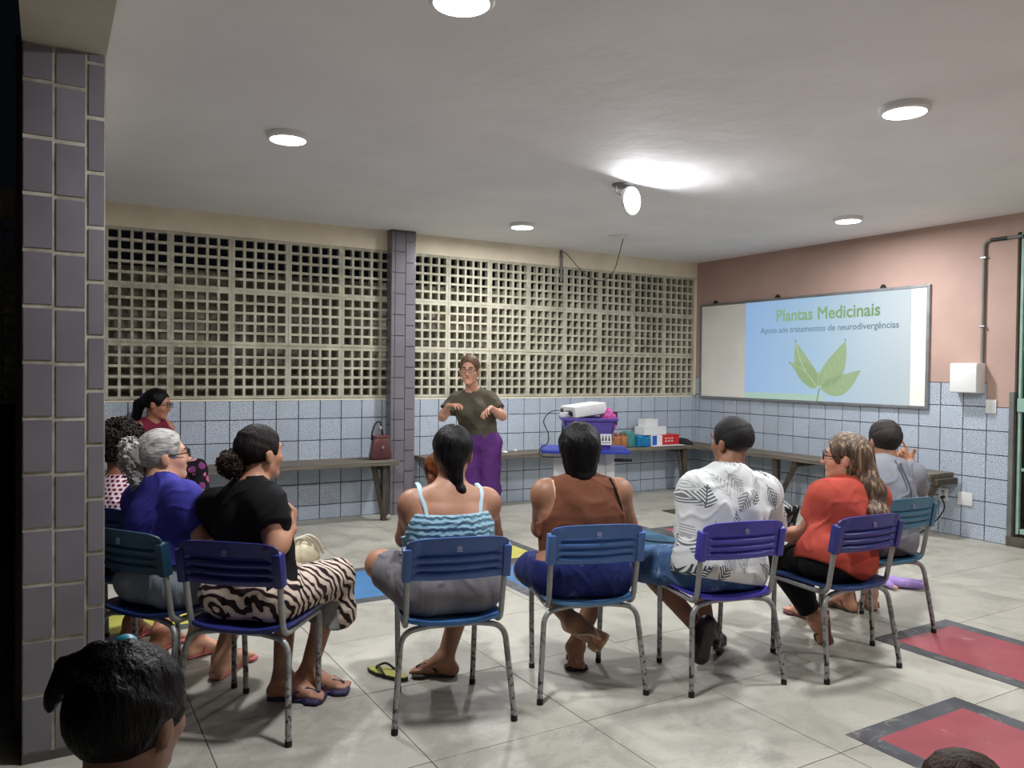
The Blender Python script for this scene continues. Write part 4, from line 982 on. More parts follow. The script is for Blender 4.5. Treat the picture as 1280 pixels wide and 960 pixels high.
for s_ in 'LR': p.sole(s_, PU, 'flip_flop', PU, .015, .050)

# grey haired woman in royal blue
p = Person(J['A'], 'person with grey hair in a curly bun, royal blue T-shirt and glasses', (-6.366, -3.603, 0), 1.06, (1, .02, .10), (206, 156, 130), .94, chair=CHP['A'])
W = p.W
p.top('t_shirt', cloth('royal_blue_jersey', (66, 64, 154), (56, 54, 138), 8, .12), .012, .62, .06, .062, .016, .006, 14, flare=.014, he=.024, drape=.25)
p.legs('trousers', denim('pale_denim', (140, 147, 154), (122, 130, 140), .3), .010, 1.45, .010, .10, .004)
GH = NT('grey_hair'); co = GH.coord('Object', (.25, 1.6, 1.6)); GH.base(GH.ramp(GH.noise(co, 45, 4, .6, .4), [(.32, (100, 98, 95)), (.5, (158, 156, 152)), (.66, (198, 196, 192))])); GH.bump(GH.noise(co, 90, 3), .45, .004); GH = GH.set(.5, 0, .3)
p.hair(GH, .011, .0012, 110, nape=-.075, st=(.2, 1, 1))
v_, f_ = sdf_mesh([ell(W(-.01, -.135, .045), p.R, (.042, .040, .044), .02), ell(W(-.02, -.140, -.005), p.R, (.036, .034, .04), .02), ell(W(-.02, -.128, -.055), p.R, (.034, .03, .04), .02), ell(W(-.015, -.112, -.105), p.R, (.028, .024, .04), .02), ell(W(-.0, -.105, .02), p.R, (.04, .03, .04), .02)], .0055, (), (), lambda X: .010 * wob(X, 75, 6)); p.part('hair_bun', v_, f_, GH)
for k_, (c_, r_) in enumerate((((-.01, -.135, .045), (.042, .040, .044)), ((-.02, -.138, -.01), (.038, .036, .042)), ((-.02, -.124, -.06), (.034, .032, .042)), ((-.012, -.110, -.105), (.026, .022, .036)))): p.curls(c_, r_, 60, GH, 20 + k_, .0034, .008)
p.glasses(GLB)
p.onback([(-.06, .01), (-.03, .004), (0, .0), (.03, .004), (.06, .01)], mat('thin_necklace', (60, 44, 36), (48, 36, 30), 9, .4, .5), 'necklace', .002, .003)
CR = mat('coral_rubber', (198, 104, 100), (178, 90, 88), 9, .6)
for s_ in 'LR': p.sole(s_, CR, 'flip_flop', CR, .010)

# curly haired person half hidden by the pillar
p = Person(J['H'], 'person with dark curly hair in pink dotted top, half hidden by the left pillar', (-6.533, -2.904, 0), 1.08, (.62, .78, 0), (164, 112, 88), .96, chair=CHP['H'])
W = p.W
p.top('top', dots(), .010, .6, -.03, .062, .012, .004, 14, flare=.008)
p.legs('trousers', cloth('black_cloth', (20, 19, 21)), .010, 1.8, .008)
p.hair(mat('curly_dark_hair', (22, 16, 14), (46, 32, 26), 60, .6, 0, .3, .9, 120, .01), .030, .011, 100, nape=-.085, ears=False, k=.03, vox=.006)
p.curls((0, -.014, .034), (.110, .124, .120), 620, mat('curly_dark_hair', (22, 16, 14)), 3, keep=lambda d: not (d[2] < -.62 or (d[1] > .45 and d[2] < .4)))
for s_ in 'LR': p.sole(s_, CR, 'flip_flop', CR, .010)

# woman on the bench by the back wall
p = Person(J['I'], 'person on the back bench in burgundy sleeveless top, glasses and long black ponytail', (-6.05, -.40, 0), .90, (.86, -.48, -.16), (170, 118, 92), .98, .0085, seatz=.545)
p.subs.append(boxp((-6.05, -.1, .345), np.eye(3), (.6, .30, .2)))
W = p.W
p.top('sleeveless_top', cloth('burgundy_jersey', (116, 36, 58), (100, 30, 50)), .008, 0, -.02, .056, wr=.003, subs=[ell(p.J['sh' + s_] + p.lat * .035 * g_, np.eye(3), (.05, .06, .085), .01) for s_, g_ in (('L', -1), ('R', 1))])
def floral():
    t = NT('floral_cloth'); co = t.coord('Object'); vo = t.n('ShaderNodeTexVoronoi'); t.l(co, vo.inputs['Vector']); vo.inputs['Scale'].default_value = 13
    s3 = t.n('ShaderNodeSeparateColor'); t.l(vo.outputs['Color'], s3.inputs[0])
    fl = t.ramp(t.math('ADD', vo.outputs['Distance'], t.math('MULTIPLY', t.noise(co, 60, 3), .25)), [(.0, 1.0), (.50, 0.0)], 'CONSTANT')
    c = t.ramp(s3.outputs[0], [(.0, (196, 96, 140)), (.35, (30, 26, 34)), (.55, (120, 56, 110)), (.72, (150, 160, 70)), (.85, (214, 150, 176))], 'CONSTANT')
    t.base(t.mix(fl, (24, 20, 28), c)); return t.set(.8, 0, .2)
p.legs('trousers', floral(), .010, 1.85, .010, .10, .003)
p.hair(BLK, .010, .002, 70, [cone(W(0, -.10, .02), W(-.02, -.15, -.03), .04, .045, .03), cone(W(-.02, -.15, -.03), W(-.04, -.17, -.15), .045, .035, .02), cone(W(-.04, -.17, -.15), W(-.045, -.155, -.24), .034, .012, .02)], nape=-.07, st=(1, 1, .3))
v_, f_ = sdf_mesh([ell(W(.0, -.118, .035), p.R, (.034, .022, .034), .02)], .006, (), (), lambda X: .005 * wob(X, 110, 3)); p.part('scrunchie', v_, f_, cloth('violet_scrunchie', (96, 72, 130)))
p.glasses(GLB)
for s_ in 'LR': p.sole(s_, mat('black_sandal', (30, 28, 28), (24, 22, 22), 9, .6), 'sandal', BS, .010)

# the presenter
p = Person(J['P'], 'person standing in olive T-shirt and purple trousers, glasses, gesturing with both hands', (-3.73, -1.45, 0), .90, (-.62, -.78, -.04), (214, 160, 136), 1.0, .0075,
           hands=dict(L=dict(d=(-.75, -.45, -.25), pn=(.45, -.2, -.75), curl=.8, side=-1), R=dict(d=(.25, -.85, .12), pn=(.1, .1, -1), curl=.7, side=1)))
W = p.W
p.top('t_shirt', cloth('olive_jersey', (92, 86, 72), (80, 75, 64), 8, .12), .010, .66, -.05, .062, .012, .005, 14, flare=.010)
p.legs('trousers', cloth('purple_cloth', (98, 56, 122), (84, 46, 106), 8, .12), .012, 1.9, .018, .08, .004, 13, flare=.012)
BH = hairmat('brown_hair', (88, 68, 54), (120, 96, 76), .5)
p.hair(BH, .010, .002, 70, nape=-.06, extra=[ell(W(0, -.108, .01), p.R, (.042, .036, .042), .02), cone(W(.07, .02, .01), W(.076, .0, -.09), .012, .005, .01), cone(W(-.07, .02, .01), W(-.074, .004, -.08), .012, .005, .01)], st=(.4, 1, 1))
p.glasses(mat('thin_gold_glasses', (150, 120, 84), (130, 104, 72), 9, .3, .6))
for g_ in (-1, 1): MB().tube([Vector(W(g_ * .081, -.006, -.045) - p.base), Vector(W(g_ * .082, -.006, -.075) - p.base)], [.003, .006], 7).build('earring', mat('pale_earring', (214, 190, 170), (196, 170, 150), 9, .4), p.root, True)
for s_ in 'LR': p.sole(s_, BS, 'sandal', BS, .010)

# child in the left foreground
hc = V((-6.705, -5.93, .885)); b_ = V((-6.705, -5.93, 0))
def kid(hc, yawv, s):
    f = nv(yawv); r = nv(np.cross(f, (0, 0, 1))); u = V((0, 0, 1)); P = lambda x, y, z: tuple(hc + (r * x + f * y + u * z) * s)
    fl = lambda x, y, z: tuple(V((*(hc[:2] + (r[:2] * x + f[:2] * y) * s), z)))
    zh = hc[2]; return dict(head=tuple(hc), neck=P(0, -.015, -.135), pel=(hc[0], hc[1], zh * .52), shL=P(-.115, -.01, -.185), shR=P(.115, -.01, -.185), elL=P(-.15, -.01, -.35), elR=P(.15, -.01, -.35), wrL=P(-.15, .05, -.49), wrR=P(.15, .05, -.49),
        hipL=fl(-.065, 0, zh * .50), hipR=fl(.065, 0, zh * .50), knL=fl(-.075, .01, zh * .27), knR=fl(.075, .01, zh * .27), anL=fl(-.08, -.01, .075), anR=fl(.08, -.01, .075), toL=fl(-.085, .085, .03), toR=fl(.085, .085, .03))
p = Person(kid(hc, (.72, .69, 0), .92), 'person, child in the left foreground with black hair and turquoise hair tie', tuple(b_), .72, (.72, .69, -.06), (142, 104, 86), .80, .0075, fem=False, hands=dict(L=dict(sc=.7), R=dict(sc=.7)))
W = p.W
p.top('shirt', cloth('dark_child_cloth', (58, 52, 58)), .008, .6, -.03, .055)
p.legs('trousers', cloth('dark_blue_cloth', (44, 48, 70)), .008, 1.85, .008)
p.hair(BLK, .016, .003, 60, nape=-.05, back=.004, extra=[cone(W(-.055, -.03, .115), W(-.110, -.045, .085), .014, .017, .01), cone(W(-.110, -.045, .085), W(-.135, -.05, .02), .017, .009, .01), cone(W(.0, -.02, .125), W(-.055, -.03, .120), .016, .014, .01)])
MB().ball(tuple(W(-.016, -.006, .137) - p.base), (.016, .016, .011), 16).build('hair_tie', mat('turquoise_tie', (40, 150, 176), (34, 132, 158), 9, .4), p.root, True)
for s_ in 'LR': p.sole(s_, BS, 'flip_flop', BS, .010)
# child cut by the lower right edge
hc = V((-5.56, -6.48, .690)); p = Person(kid(hc, (.6, .8, 0), .78), 'person, small child with brown hair cut by the lower right edge', (hc[0], hc[1], 0), .62, (.6, .8, -.05), (170, 120, 96), .82, .0075, fem=False, hands=dict(L=dict(sc=.6), R=dict(sc=.6)))
p.top('shirt', cloth('ochre_child_cloth', (140, 110, 70)), .008, .6, -.03, .05)
p.legs('trousers', cloth('dark_blue_cloth', (44, 48, 70)), .008, 1.85, .006)
p.hair(hairmat('child_brown_hair', (74, 56, 44), (54, 38, 30), .5, 24), .014, .004, 50, nape=-.06)
for s_ in 'LR': p.sole(s_, BS, 'flip_flop', BS, .010)

# ------------------------------------------------------------------ benches along the walls
def plank(lo, hi, m, name='bench_top', parent=None): return MB().box(lo, hi, .006).build(name, m, parent)
bL = thing('bench', 'long grey wooden bench on the back wall left of the grey pillar', 'bench', (-5.4, -.2, 0))
def atl(o, p): return tuple(a - b for a, b in zip(p, o.location))
plank(atl(bL, (-6.88, -.40, .510)), atl(bL, (-4.02, -.125, .552)), M_wood, 'bench_top', bL)
plank(atl(bL, (-6.88, -.12, .514)), atl(bL, (-4.04, -.006, .554)), M_wood, 'bench_top', bL)
def wleg(o, x, m, y0=-.36, y1=-.02, zt=.51, dx=.0):
    MB().box((x - .03, y0 + .01, 0), (x + .03, y0 + .07, zt), .004, Matrix.Translation(Vector((0, 0, 0)) - Vector(o.location))).build('leg', m, o)
    MB().tube([Vector((x - .10 + dx, y0 + .06, zt - .005)) - o.location, Vector((x - .01, y0 + .03, .03)) - o.location], .028, 4).build('brace', m, o)
    MB().box((x - .03, y0 + .05, zt - .05), (x + .03, y1, zt), .004, Matrix.Translation(-Vector(o.location))).build('bearer', m, o)
MDW = mat('dark_old_wood', (84, 74, 64), (58, 52, 46), 8, .8, bump=.4, bscale=20, stretch=(6, 6, .6))
wleg(bL, -4.13, MDW); wleg(bL, -6.75, MDW)
MB().ball(tuple(Vector((-4.10, -.33, .028)) - bL.location), (.03, .04, .028), 12).build('foot_plug', mat('pale_plug', (176, 172, 164), (150, 146, 138), 8, .7), bL, True)
bR = thing('bench', 'grey wooden bench on the back wall right of the pillar, holding boxes and bags', 'bench', (-2.0, -.2, 0))
plank(atl(bR, (-3.70, -.32, .505)), atl(bR, (-.345, -.165, .548)), M_wood, 'bench_top', bR)
plank(atl(bR, (-3.70, -.16, .507)), atl(bR, (-.345, -.006, .549)), M_wood, 'bench_top', bR)
wleg(bR, -3.58, MDW, -.30); wleg(bR, -.42, MDW, -.31, dx=.02)
bS = thing('bench', 'grey wooden bench under the whiteboard on the right wall', 'bench', (-.17, -1.6, 0))
plank(atl(bS, (-.34, -3.20, .505)), atl(bS, (-.175, -.01, .548)), M_woodR, 'bench_top', bS)
plank(atl(bS, (-.17, -3.20, .507)), atl(bS, (-.006, -.01, .549)), M_woodR, 'bench_top', bS)
for y in (-1.63, -3.1):
    T_ = Matrix.Translation(-Vector(bS.location))
    MB().box((-.31, y + .10, 0), (-.25, y + .16, .505), .004, T_).build('leg', MDW, bS)
    MB().tube([Vector((-.28, y - .13, .495)) - bS.location, Vector((-.28, y + .11, .06)) - bS.location], .034, 4).build('brace', MDW, bS)
    MB().box((-.31, y - .15, .455), (-.02, y - .09, .505), .004, T_).build('bearer', MDW, bS)

# handbag ---------------------------------------------------------------
hb = thing('handbag', 'maroon leather handbag standing on the bench beside the grey pillar', 'bag', (-4.14, -.23, .553))
M_bag = mat('maroon_leather', (100, 58, 60), (80, 46, 48), 7, .35, bump=.2, bscale=120, bd=.003)
mb = MB().box((-.105, -.06, 0), (.105, .06, .21), .03, top=.72)
mb.build('bag_body', M_bag, hb, True)
MB().box((-.075, -.045, .195), (.075, .045, .225), .014).build('top_flap', M_bag, hb, True)
MB().box((-.012, -.066, .10), (.012, -.052, .125), .004).build('clasp', M_alu, hb)
MB().tube(smoothpath([(-.085, 0, .18), (-.078, 0, .26), (-.045, 0, .335), (.0, 0, .345), (.01, .0, .30), (.025, 0, .22)]), .009, 8).build('handle', mat('dark_leather', (36, 26, 26), (28, 20, 20), 9, .4), hb, True)
MB().ball((-.002, -.004, .29), (.014, .012, .02), 10).build('charm', mat('pale_charm', (196, 176, 150), (170, 150, 128), 9, .4), hb, True)
# small scraps on the bench
for i, (x, y, lab) in enumerate(((-2.80, -.22, 'crumpled white paper scrap on the bench beside the purple trousers'), (-2.60, -.10, 'tiny white paper ball on the bench nearer the wall'))):
    v_, f_ = sdf_mesh([ell((x, y, .560), np.eye(3), (.030 - .012 * i, .024 - .006 * i, .011), .01)], .004, (), (), lambda X: .004 * wob(X, 140, i)); tag(mesh_np('paper_scrap', v_, f_, M_white), lab, 'paper')

# desk with bin and projector --------------------------------------------
dk = thing('school_desk', 'small desk with bright blue top and white legs carrying the purple bin', 'desk', (-2.93, -1.78, 0), math.radians(-32))
M_bt = mat('blue_desk_top', (48, 62, 168), (42, 54, 152), 4, .4)
MB().box((-.36, -.24, .722), (.36, .24, .752), .01).build('desk_top', M_bt, dk, True)
MB().box((-.365, -.245, .728), (-.36 + .02, .245, .756), .006).build('edge_lip', M_bt, dk, True)
for sx in (-1, 1):
    MB().box((sx * .22 - .035, -.025, .03), (sx * .22 + .035, .025, .722), .006).build('leg', M_white, dk, True)
    MB().box((sx * .22 - .03, -.22, 0), (sx * .22 + .03, .22, .035), .008).build('foot_bar', M_white, dk, True)
MB().box((-.22, -.01, .48), (.22, .01, .62), .003).build('modesty_panel', M_white, dk)
MB().box((.25, -.03, .64), (.40, -.0, .665), .005).build('hook', M_black, dk)
bn = thing('storage_bin', 'purple plastic bin on the blue desk with a white label', 'bin', (-2.92, -1.815, .752), math.radians(-30))
M_pur = mat('purple_plastic', (88, 74, 158), (80, 66, 146), 4, .4)
mb = MB(); q = lambda a, b: [(-a, -b), (a, -b), (a, b), (-a, b)]
def frustum(mb, a0, b0, z0, a1, b1, z1):
    lo = [mb.b.verts.new((x, y, z0)) for x, y in q(a0, b0)]; hi = [mb.b.verts.new((x, y, z1)) for x, y in q(a1, b1)]
    for i in range(4): mb.b.faces.new((lo[i], lo[(i + 1) % 4], hi[(i + 1) % 4], hi[i]))
    return lo, hi
lo, hi = frustum(mb, .175, .12, 0, .215, .155, .25); mb.b.faces.new(lo[::-1]); lo2, hi2 = frustum(mb, .172, .117, .006, .210, .150, .25); mb.b.faces.new(lo2)
for i in range(4): mb.b.faces.new((hi[i], hi[(i + 1) % 4], hi2[(i + 1) % 4], hi2[i]))
bmesh.ops.bevel(mb.b, geom=[e for e in mb.b.edges if abs(e.verts[0].co.z - e.verts[1].co.z) > .2], offset=.02, segments=3, affect='EDGES')
mb.build('bin_body', M_pur, bn, True)
mb = MB()
for lo_, hi_ in (((-.232, -.172, .235), (.232, -.148, .258)), ((-.232, .148, .235), (.232, .172, .258)), ((-.232, -.15, .235), (-.206, .15, .258)), ((.206, -.15, .235), (.232, .15, .258))): mb.box(lo_, hi_, .004)
mb.build('rim', M_pur, bn)
TL = Matrix.Translation((.135, -.1415, .09)) @ Matrix.Rotation(math.radians(90 - 7.4), 4, 'X')
lb = MB().prism([(-.045, -.05), (.045, -.05), (.045, .04), (.03, .05), (.0, .058), (-.03, .05), (-.045, .04)], 0, .0015, TL).build('label', M_white, bn)
mb = MB()
for k in (-1, 0, 1): mb.prism([(k * .026 - .008, -.018), (k * .026 + .008, -.018), (k * .026 + .005, .012), (k * .026 - .005, .012)], .0015, .0025, TL).prism([(k * .026 + .006 * math.cos(a), .02 + .006 * math.sin(a)) for a in np.linspace(0, 5.5, 8)], .0015, .0025, TL)
mb.prism([(-.035, -.036), (.035, -.036), (.035, -.031), (-.035, -.031)], .0015, .0022, TL); mb.build('label_icons', M_black, lb)
pj = thing('projector', 'white projector tilted across the rim of the purple bin', 'projector', (-2.95, -1.80, 1.012), math.radians(-6))
PM = Matrix.Rotation(math.radians(-7), 4, 'Y') @ Matrix.Translation((0, 0, .05))
MB().box((-.15, -.125, -.035), (.155, .125, .058), .018, PM).build('housing', M_white, pj, True)
MB().box((-.13, -.10, -.043), (.13, .10, -.033), .004, PM).build('base_plate', mat('light_grey_plastic', (176, 178, 180), (166, 168, 170), 5, .5), pj)
MB().lathe([(.034, 0), (.034, .016), (.028, .018), (.024, .010), (.001, .013)], 24, PM @ Matrix.Translation((.148, -.03, .004)) @ Matrix.Rotation(math.pi / 2, 4, 'Y')).build('lens', M_black, pj, True)
ms = MB()
for k in range(5): ms.box((-.06 + k * .02, -.1165, -.015), (-.05 + k * .02, -.114, .02), 0, PM)
ms.build('vent', mat('vent_grey', (120, 122, 126), (110, 112, 116), 6, .6), pj)
MB().box((-.154, -.085, -.02), (-.146, .02, .018), .003, PM).build('port_panel', M_black, pj)
MB().box((-.17, -.075, -.006), (-.15, -.045, .010), .003, PM).build('power_plug', M_black, pj)
tag(MB().tube(smoothpath([(-3.115, -1.84, 1.065), (-3.20, -1.70, 1.06), (-3.29, -1.71, .98), (-3.265, -1.74, .88), (-3.27, -1.74, .80), (-3.33, -1.73, .758), (-3.345, -1.76, .70), (-3.22, -1.82, .69), (-3.05, -1.86, .70)]), .0045, 7).build('power_cable', M_cable, None, True), 'black power cable looping from the projector down past the blue desk', 'cable')
ad = thing('power_adapter', 'small white adapter perched on the left rim of the purple bin', 'adapter', (-3.115, -1.775, 1.011), math.radians(-30))
MB().box((-.05, -.035, 0), (.035, .035, .042), .01).build('adapter_body', M_white, ad, True); MB().box((-.045, -.012, .042), (-.02, .012, .072), .003).build('plug', M_black, ad)
bb = thing('cloth_bag', 'black cloth bag beside the left end of the purple bin on the desk', 'bag', (-2.985, -1.60, .752), math.radians(-30))
v_, f_ = sdf_mesh([ell((0, 0, .10), np.eye(3), (.035, .08, .10), .02), ell((0, 0, .2), np.eye(3), (.03, .06, .055), .04)], .008, [boxp((0, 0, -.2), np.eye(3), (1, 1, .2))], (), lambda X: .006 * wob(X, 30, 4)); mesh_np('bag_body', v_, f_, mat('black_fabric', (22, 22, 26), (30, 30, 34), 9, .8), bb)
pk = thing('pink_bundle', 'glossy pink wrapped bundle poking out of the purple bin', 'package', (-2.80, -1.91, .985))
v_, f_ = sdf_mesh([ell((0, 0, .0), np.eye(3), (.055, .06, .10), .03), ell((.04, -.01, -.01), np.eye(3), (.05, .04, .08), .03)], .006, (), (), lambda X: .008 * wob(X, 40, 8)); mesh_np('wrapping', v_, f_, mat('pink_foil', (214, 84, 170), (176, 52, 136), 22, .25), pk)
MB().box((.045, -.045, -.04), (.085, .03, .075), .01).build('dark_tip', mat('plum_plastic', (70, 30, 70), (58, 24, 60), 9, .4), pk, True)

# things on the right half of the back bench -------------------------------
ZB_ = .5505
def paperbag(name, lab, loc, w_, d_, h_, m, rz=0.0, fold=.0, handle=None):
    t = thing(name, lab, 'bag', loc, rz)
    v_, f_ = sdf_mesh([boxp((0, 0, h_ * .45), np.eye(3), (w_ / 2, d_ / 2, h_ * .45), .006), boxp((0, 0, h_ * .8), np.eye(3), (w_ / 2 * .96, d_ * .2, h_ * .2), .02)], .0055, (), (), lambda X: .0035 * wob(X, 28, int(w_ * 999)))
    mesh_np('bag_body', v_, f_, m, t)
    if handle: MB().tube(smoothpath([(-w_ * .22, 0, h_ * .97), (-w_ * .12, 0, h_ * 1.15), (w_ * .12, 0, h_ * 1.15), (w_ * .22, 0, h_ * .97)], 5), .005, 6).build('handle', handle, t, True)
    return t
t = paperbag('gift_bag', 'brown gift bag with a gathered top on the bench right of the bin', (-1.34, -.21, ZB_), .17, .11, .125, mat('brown_paper', (176, 120, 76), (146, 92, 56), 10, .6))
mb = MB()
for k in range(7): mb.tube([(-.06 + .02 * k, -.01, .115), (-.075 + .025 * k, -.02 + .01 * (k % 3), .165)], [.012, .004], 5)
mb.build('gathered_top', mat('rust_ribbon', (150, 84, 56), (120, 62, 44), 12, .6), t)
MB().box((-.01, -.058, .0), (.006, -.053, .12), .001).build('ribbon', mat('rust_ribbon', (150, 84, 56)), t)
paperbag('gift_bag', 'tall pale teal bag between the brown and blue bags', (-1.185, -.19, ZB_), .12, .12, .175, mat('teal_plastic', (78, 138, 136), (60, 116, 116), 8, .45))
paperbag('gift_bag', 'turquoise blue bag leaning on the red and white box', (-1.035, -.23, ZB_), .17, .13, .125, mat('turquoise_plastic', (28, 128, 176), (20, 104, 158), 8, .4), .1)
cx = thing('cardboard_box', 'low red and white cardboard box lying on the bench', 'box', (-.72, -.20, ZB_))
MB().box((-.21, -.10, .008), (.19, .10, .125), .004).build('carton', M_white, cx)
MB().box((-.06, -.102, .012), (.192, .102, .127), .003).build('red_wrap', mat('red_card', (200, 44, 48), (184, 36, 42), 6, .45), cx)
MB().box((-.22, -.13, 0), (.25, .11, .008), .002).build('tray', M_white, cx)
M_mark = mat('pale_print', (236, 190, 186), (230, 180, 178), 9, .6); mk_ = MB()
for r_ in range(2):
    for k in range(3): mk_.box((-.02 + k * .045, -.1035, .045 + r_ * .032), (.008 + k * .045, -.1015, .062 + r_ * .032))
mk_.build('print', M_mark, cx)
MB().box((-.205, -.1015, .014), (-.14, -.0995, .12)).build('blue_print', mat('blue_print', (40, 90, 190), (36, 80, 176), 6, .5), cx)
for lab, lo_, hi_, zz in (('wide white box lying on the red and white box', (-.16, -.09, 0), (.16, .09, .092), .678), ('small white box on top of the wide white box', (-.085, -.07, 0), (.085, .07, .085), .7705)):
    b_ = thing('white_box', lab, 'box', (-.86 if zz < .7 else -.90, -.19, zz), 0, 'white boxes stacked on the bench')
    MB().box(lo_, hi_, .004).build('carton', M_white, b_); MB().box((lo_[0] + .003, lo_[1] - .0012, hi_[2] - .022), (hi_[0] - .003, lo_[1] + .001, hi_[2] - .020)).build('lid_edge', mat('lid_seam', (186, 188, 190), (176, 178, 180), 6, .6), b_)
v_, f_ = sdf_mesh([ell((-.34, -.19, .565), np.eye(3), (.11, .11, .035), .02), ell((-.36, -.17, .58), np.eye(3), (.07, .07, .035), .03)], .008, [boxp((-.4, -.19, .45), np.eye(3), (1, 1, .1005))], (), lambda X: .008 * wob(X, 26, 3)); tag(mesh_np('folded_cloth', v_, f_, mat('black_fabric', (22, 22, 26))), 'black folded cloth at the corner end of the bench', 'cloth')

# whiteboard with the projected slide ----------------------------------------
wb = thing('whiteboard', 'wide aluminium framed whiteboard on the peach wall showing a projected slide', 'whiteboard', (0, -1.53, 1.64))
T_ = Matrix.Translation(-Vector(wb.location))
y0, y1, z0, z1 = -2.968, -.096, 1.085, 2.205
t = NT('whiteboard_enamel'); co = t.coord('World'); t.base(t.ramp(t.noise(co, 2.2, 5), [(.35, (238, 236, 228)), (.7, (224, 223, 216))])); M_wb = t.set(.3, 0, .5)
MB().box((-.024, y0 + .02, z0 + .02), (-.004, y1 - .02, z1 - .02), 0, T_).build('writing_surface', M_wb, wb)
for lo_, hi_ in (((-.032, y0, z0), (-.0, y1, z0 + .028)), ((-.032, y0, z1 - .028), (-.0, y1, z1)), ((-.032, y0, z0 + .028), (-.0, y0 + .028, z1 - .028)), ((-.032, y1 - .028, z0 + .028), (0, y1, z1 - .028))):
    MB().box(lo_, hi_, .004, T_).build('frame_rail', M_alu, wb)
for y in (-.33, -1.25, -2.50): MB().prism([(-.032, 0), (.032, 0), (.012, .035), (-.012, .035)], 0, .02, T_ @ Matrix.Translation((-.004, y, z1)) @ Matrix(((0, 0, -1, 0), (1, 0, 0, 0), (0, 1, 0, 0), (0, 0, 0, 1)))).build('hanger', mat('dark_metal', (40, 36, 34), (30, 28, 26), 9, .5), wb)
def slide_mat():
    t = NT('projected_light'); co = t.coord('World'); sp_ = t.n('ShaderNodeSeparateXYZ'); t.l(co, sp_.inputs[0])
    u = t.math('MULTIPLY', t.math('ADD', sp_.outputs[1], .82), -.5); c = t.ramp(u, [(.0, (150, 196, 252)), (.45, (160, 206, 240)), (1.0, (196, 212, 216))])
    g = t.ramp(sp_.outputs[2], [(.0, 1.0), (1.0, 1.0)]); low = t.math('LESS_THAN', sp_.outputs[2], 1.178); lft = t.math('LESS_THAN', u, .52)
    c = t.mix(t.math('MULTIPLY', t.math('MULTIPLY', low, lft), .8), c, (176, 216, 176))
    t.base((120, 124, 126)); t.l(c, t.b.inputs['Emission Color']); t.b.inputs['Emission Strength'].default_value = SLIDE; return t.set(.4, 0, .3)
SLIDE = .60
sl = MB(); sl.box((-.0258, -2.795, 1.113), (-.0245, -.812, 2.177), 0, T_); slide = sl.build('projected_slide', slide_mat(), wb)
def green(name, c, s_):
    t = NT(name); t.base(tuple(int(x * .45) for x in c)); t.b.inputs['Emission Color'].default_value = (*lin(c), 1); t.b.inputs['Emission Strength'].default_value = s_; return t.set(.5)
M_title = green('title_green_light', (164, 200, 154), .62); M_sub = green('subtitle_grey_light', (126, 154, 172), .62); M_leaf = green('leaf_green_light', (172, 198, 152), .62); M_vein = green('leaf_vein_light', (178, 204, 156), .6); M_stem = green('leaf_stem_light', (140, 164, 124), .6)
def text(body, width, loc, m, name, bold=0.0, height=None):
    cu = bpy.data.curves.new('lettering', 'FONT'); cu.body = body; cu.extrude = .0; cu.bevel_depth = bold; cu.bevel_resolution = 0; cu.size = 1.0; cu.resolution_u = 3
    o = bpy.data.objects.new('lettering', cu); COL.objects.link(o); bpy.context.view_layer.update()
    me = bpy.data.meshes.new_from_object(o.evaluated_get(bpy.context.evaluated_depsgraph_get())); bpy.data.objects.remove(o); bpy.data.curves.remove(cu)
    n = len(me.vertices); a = np.zeros(n * 3); me.vertices.foreach_get('co', a); a = a.reshape(-1, 3)
    w_ = a[:, 0].max() - a[:, 0].min(); s_ = width / w_; hs_ = s_ if height is None else height / (a[:, 1].max() - min(0, a[:, 1].min()))
    out = np.stack([np.zeros(n), -(a[:, 0] - a[:, 0].min()) * s_, a[:, 1] * hs_], 1) + np.array(loc) - np.array(wb.location)
    F_ = [tuple(p_.vertices) for p_ in me.polygons]; iv = sorted((min(a[v, 0] for v in f), max(a[v, 0] for v in f), i) for i, f in enumerate(F_))
    words, end = [], -9
    for lo_, hi_, i in iv:      # one part for each word
        if lo_ - end > .16: words.append([])
        words[-1].append(i); end = max(end, hi_)
    for wd in words:
        ids = sorted({v for i in wd for v in F_[i]}); mp = {v: k for k, v in enumerate(ids)}
        mesh_np(name, out[ids], [tuple(mp[v] for v in F_[i]) for i in wd], m, wb, False)
    bpy.data.meshes.remove(me)
text('Plantas Medicinais', 1.235, (-.0268, -1.249, 1.952), M_title, 'slide_title_word', .022, .128)
text('Apoio aos tratamentos de neurodivergências', 1.645, (-.0268, -1.031, 1.828), M_sub, 'slide_subtitle_word', .006)
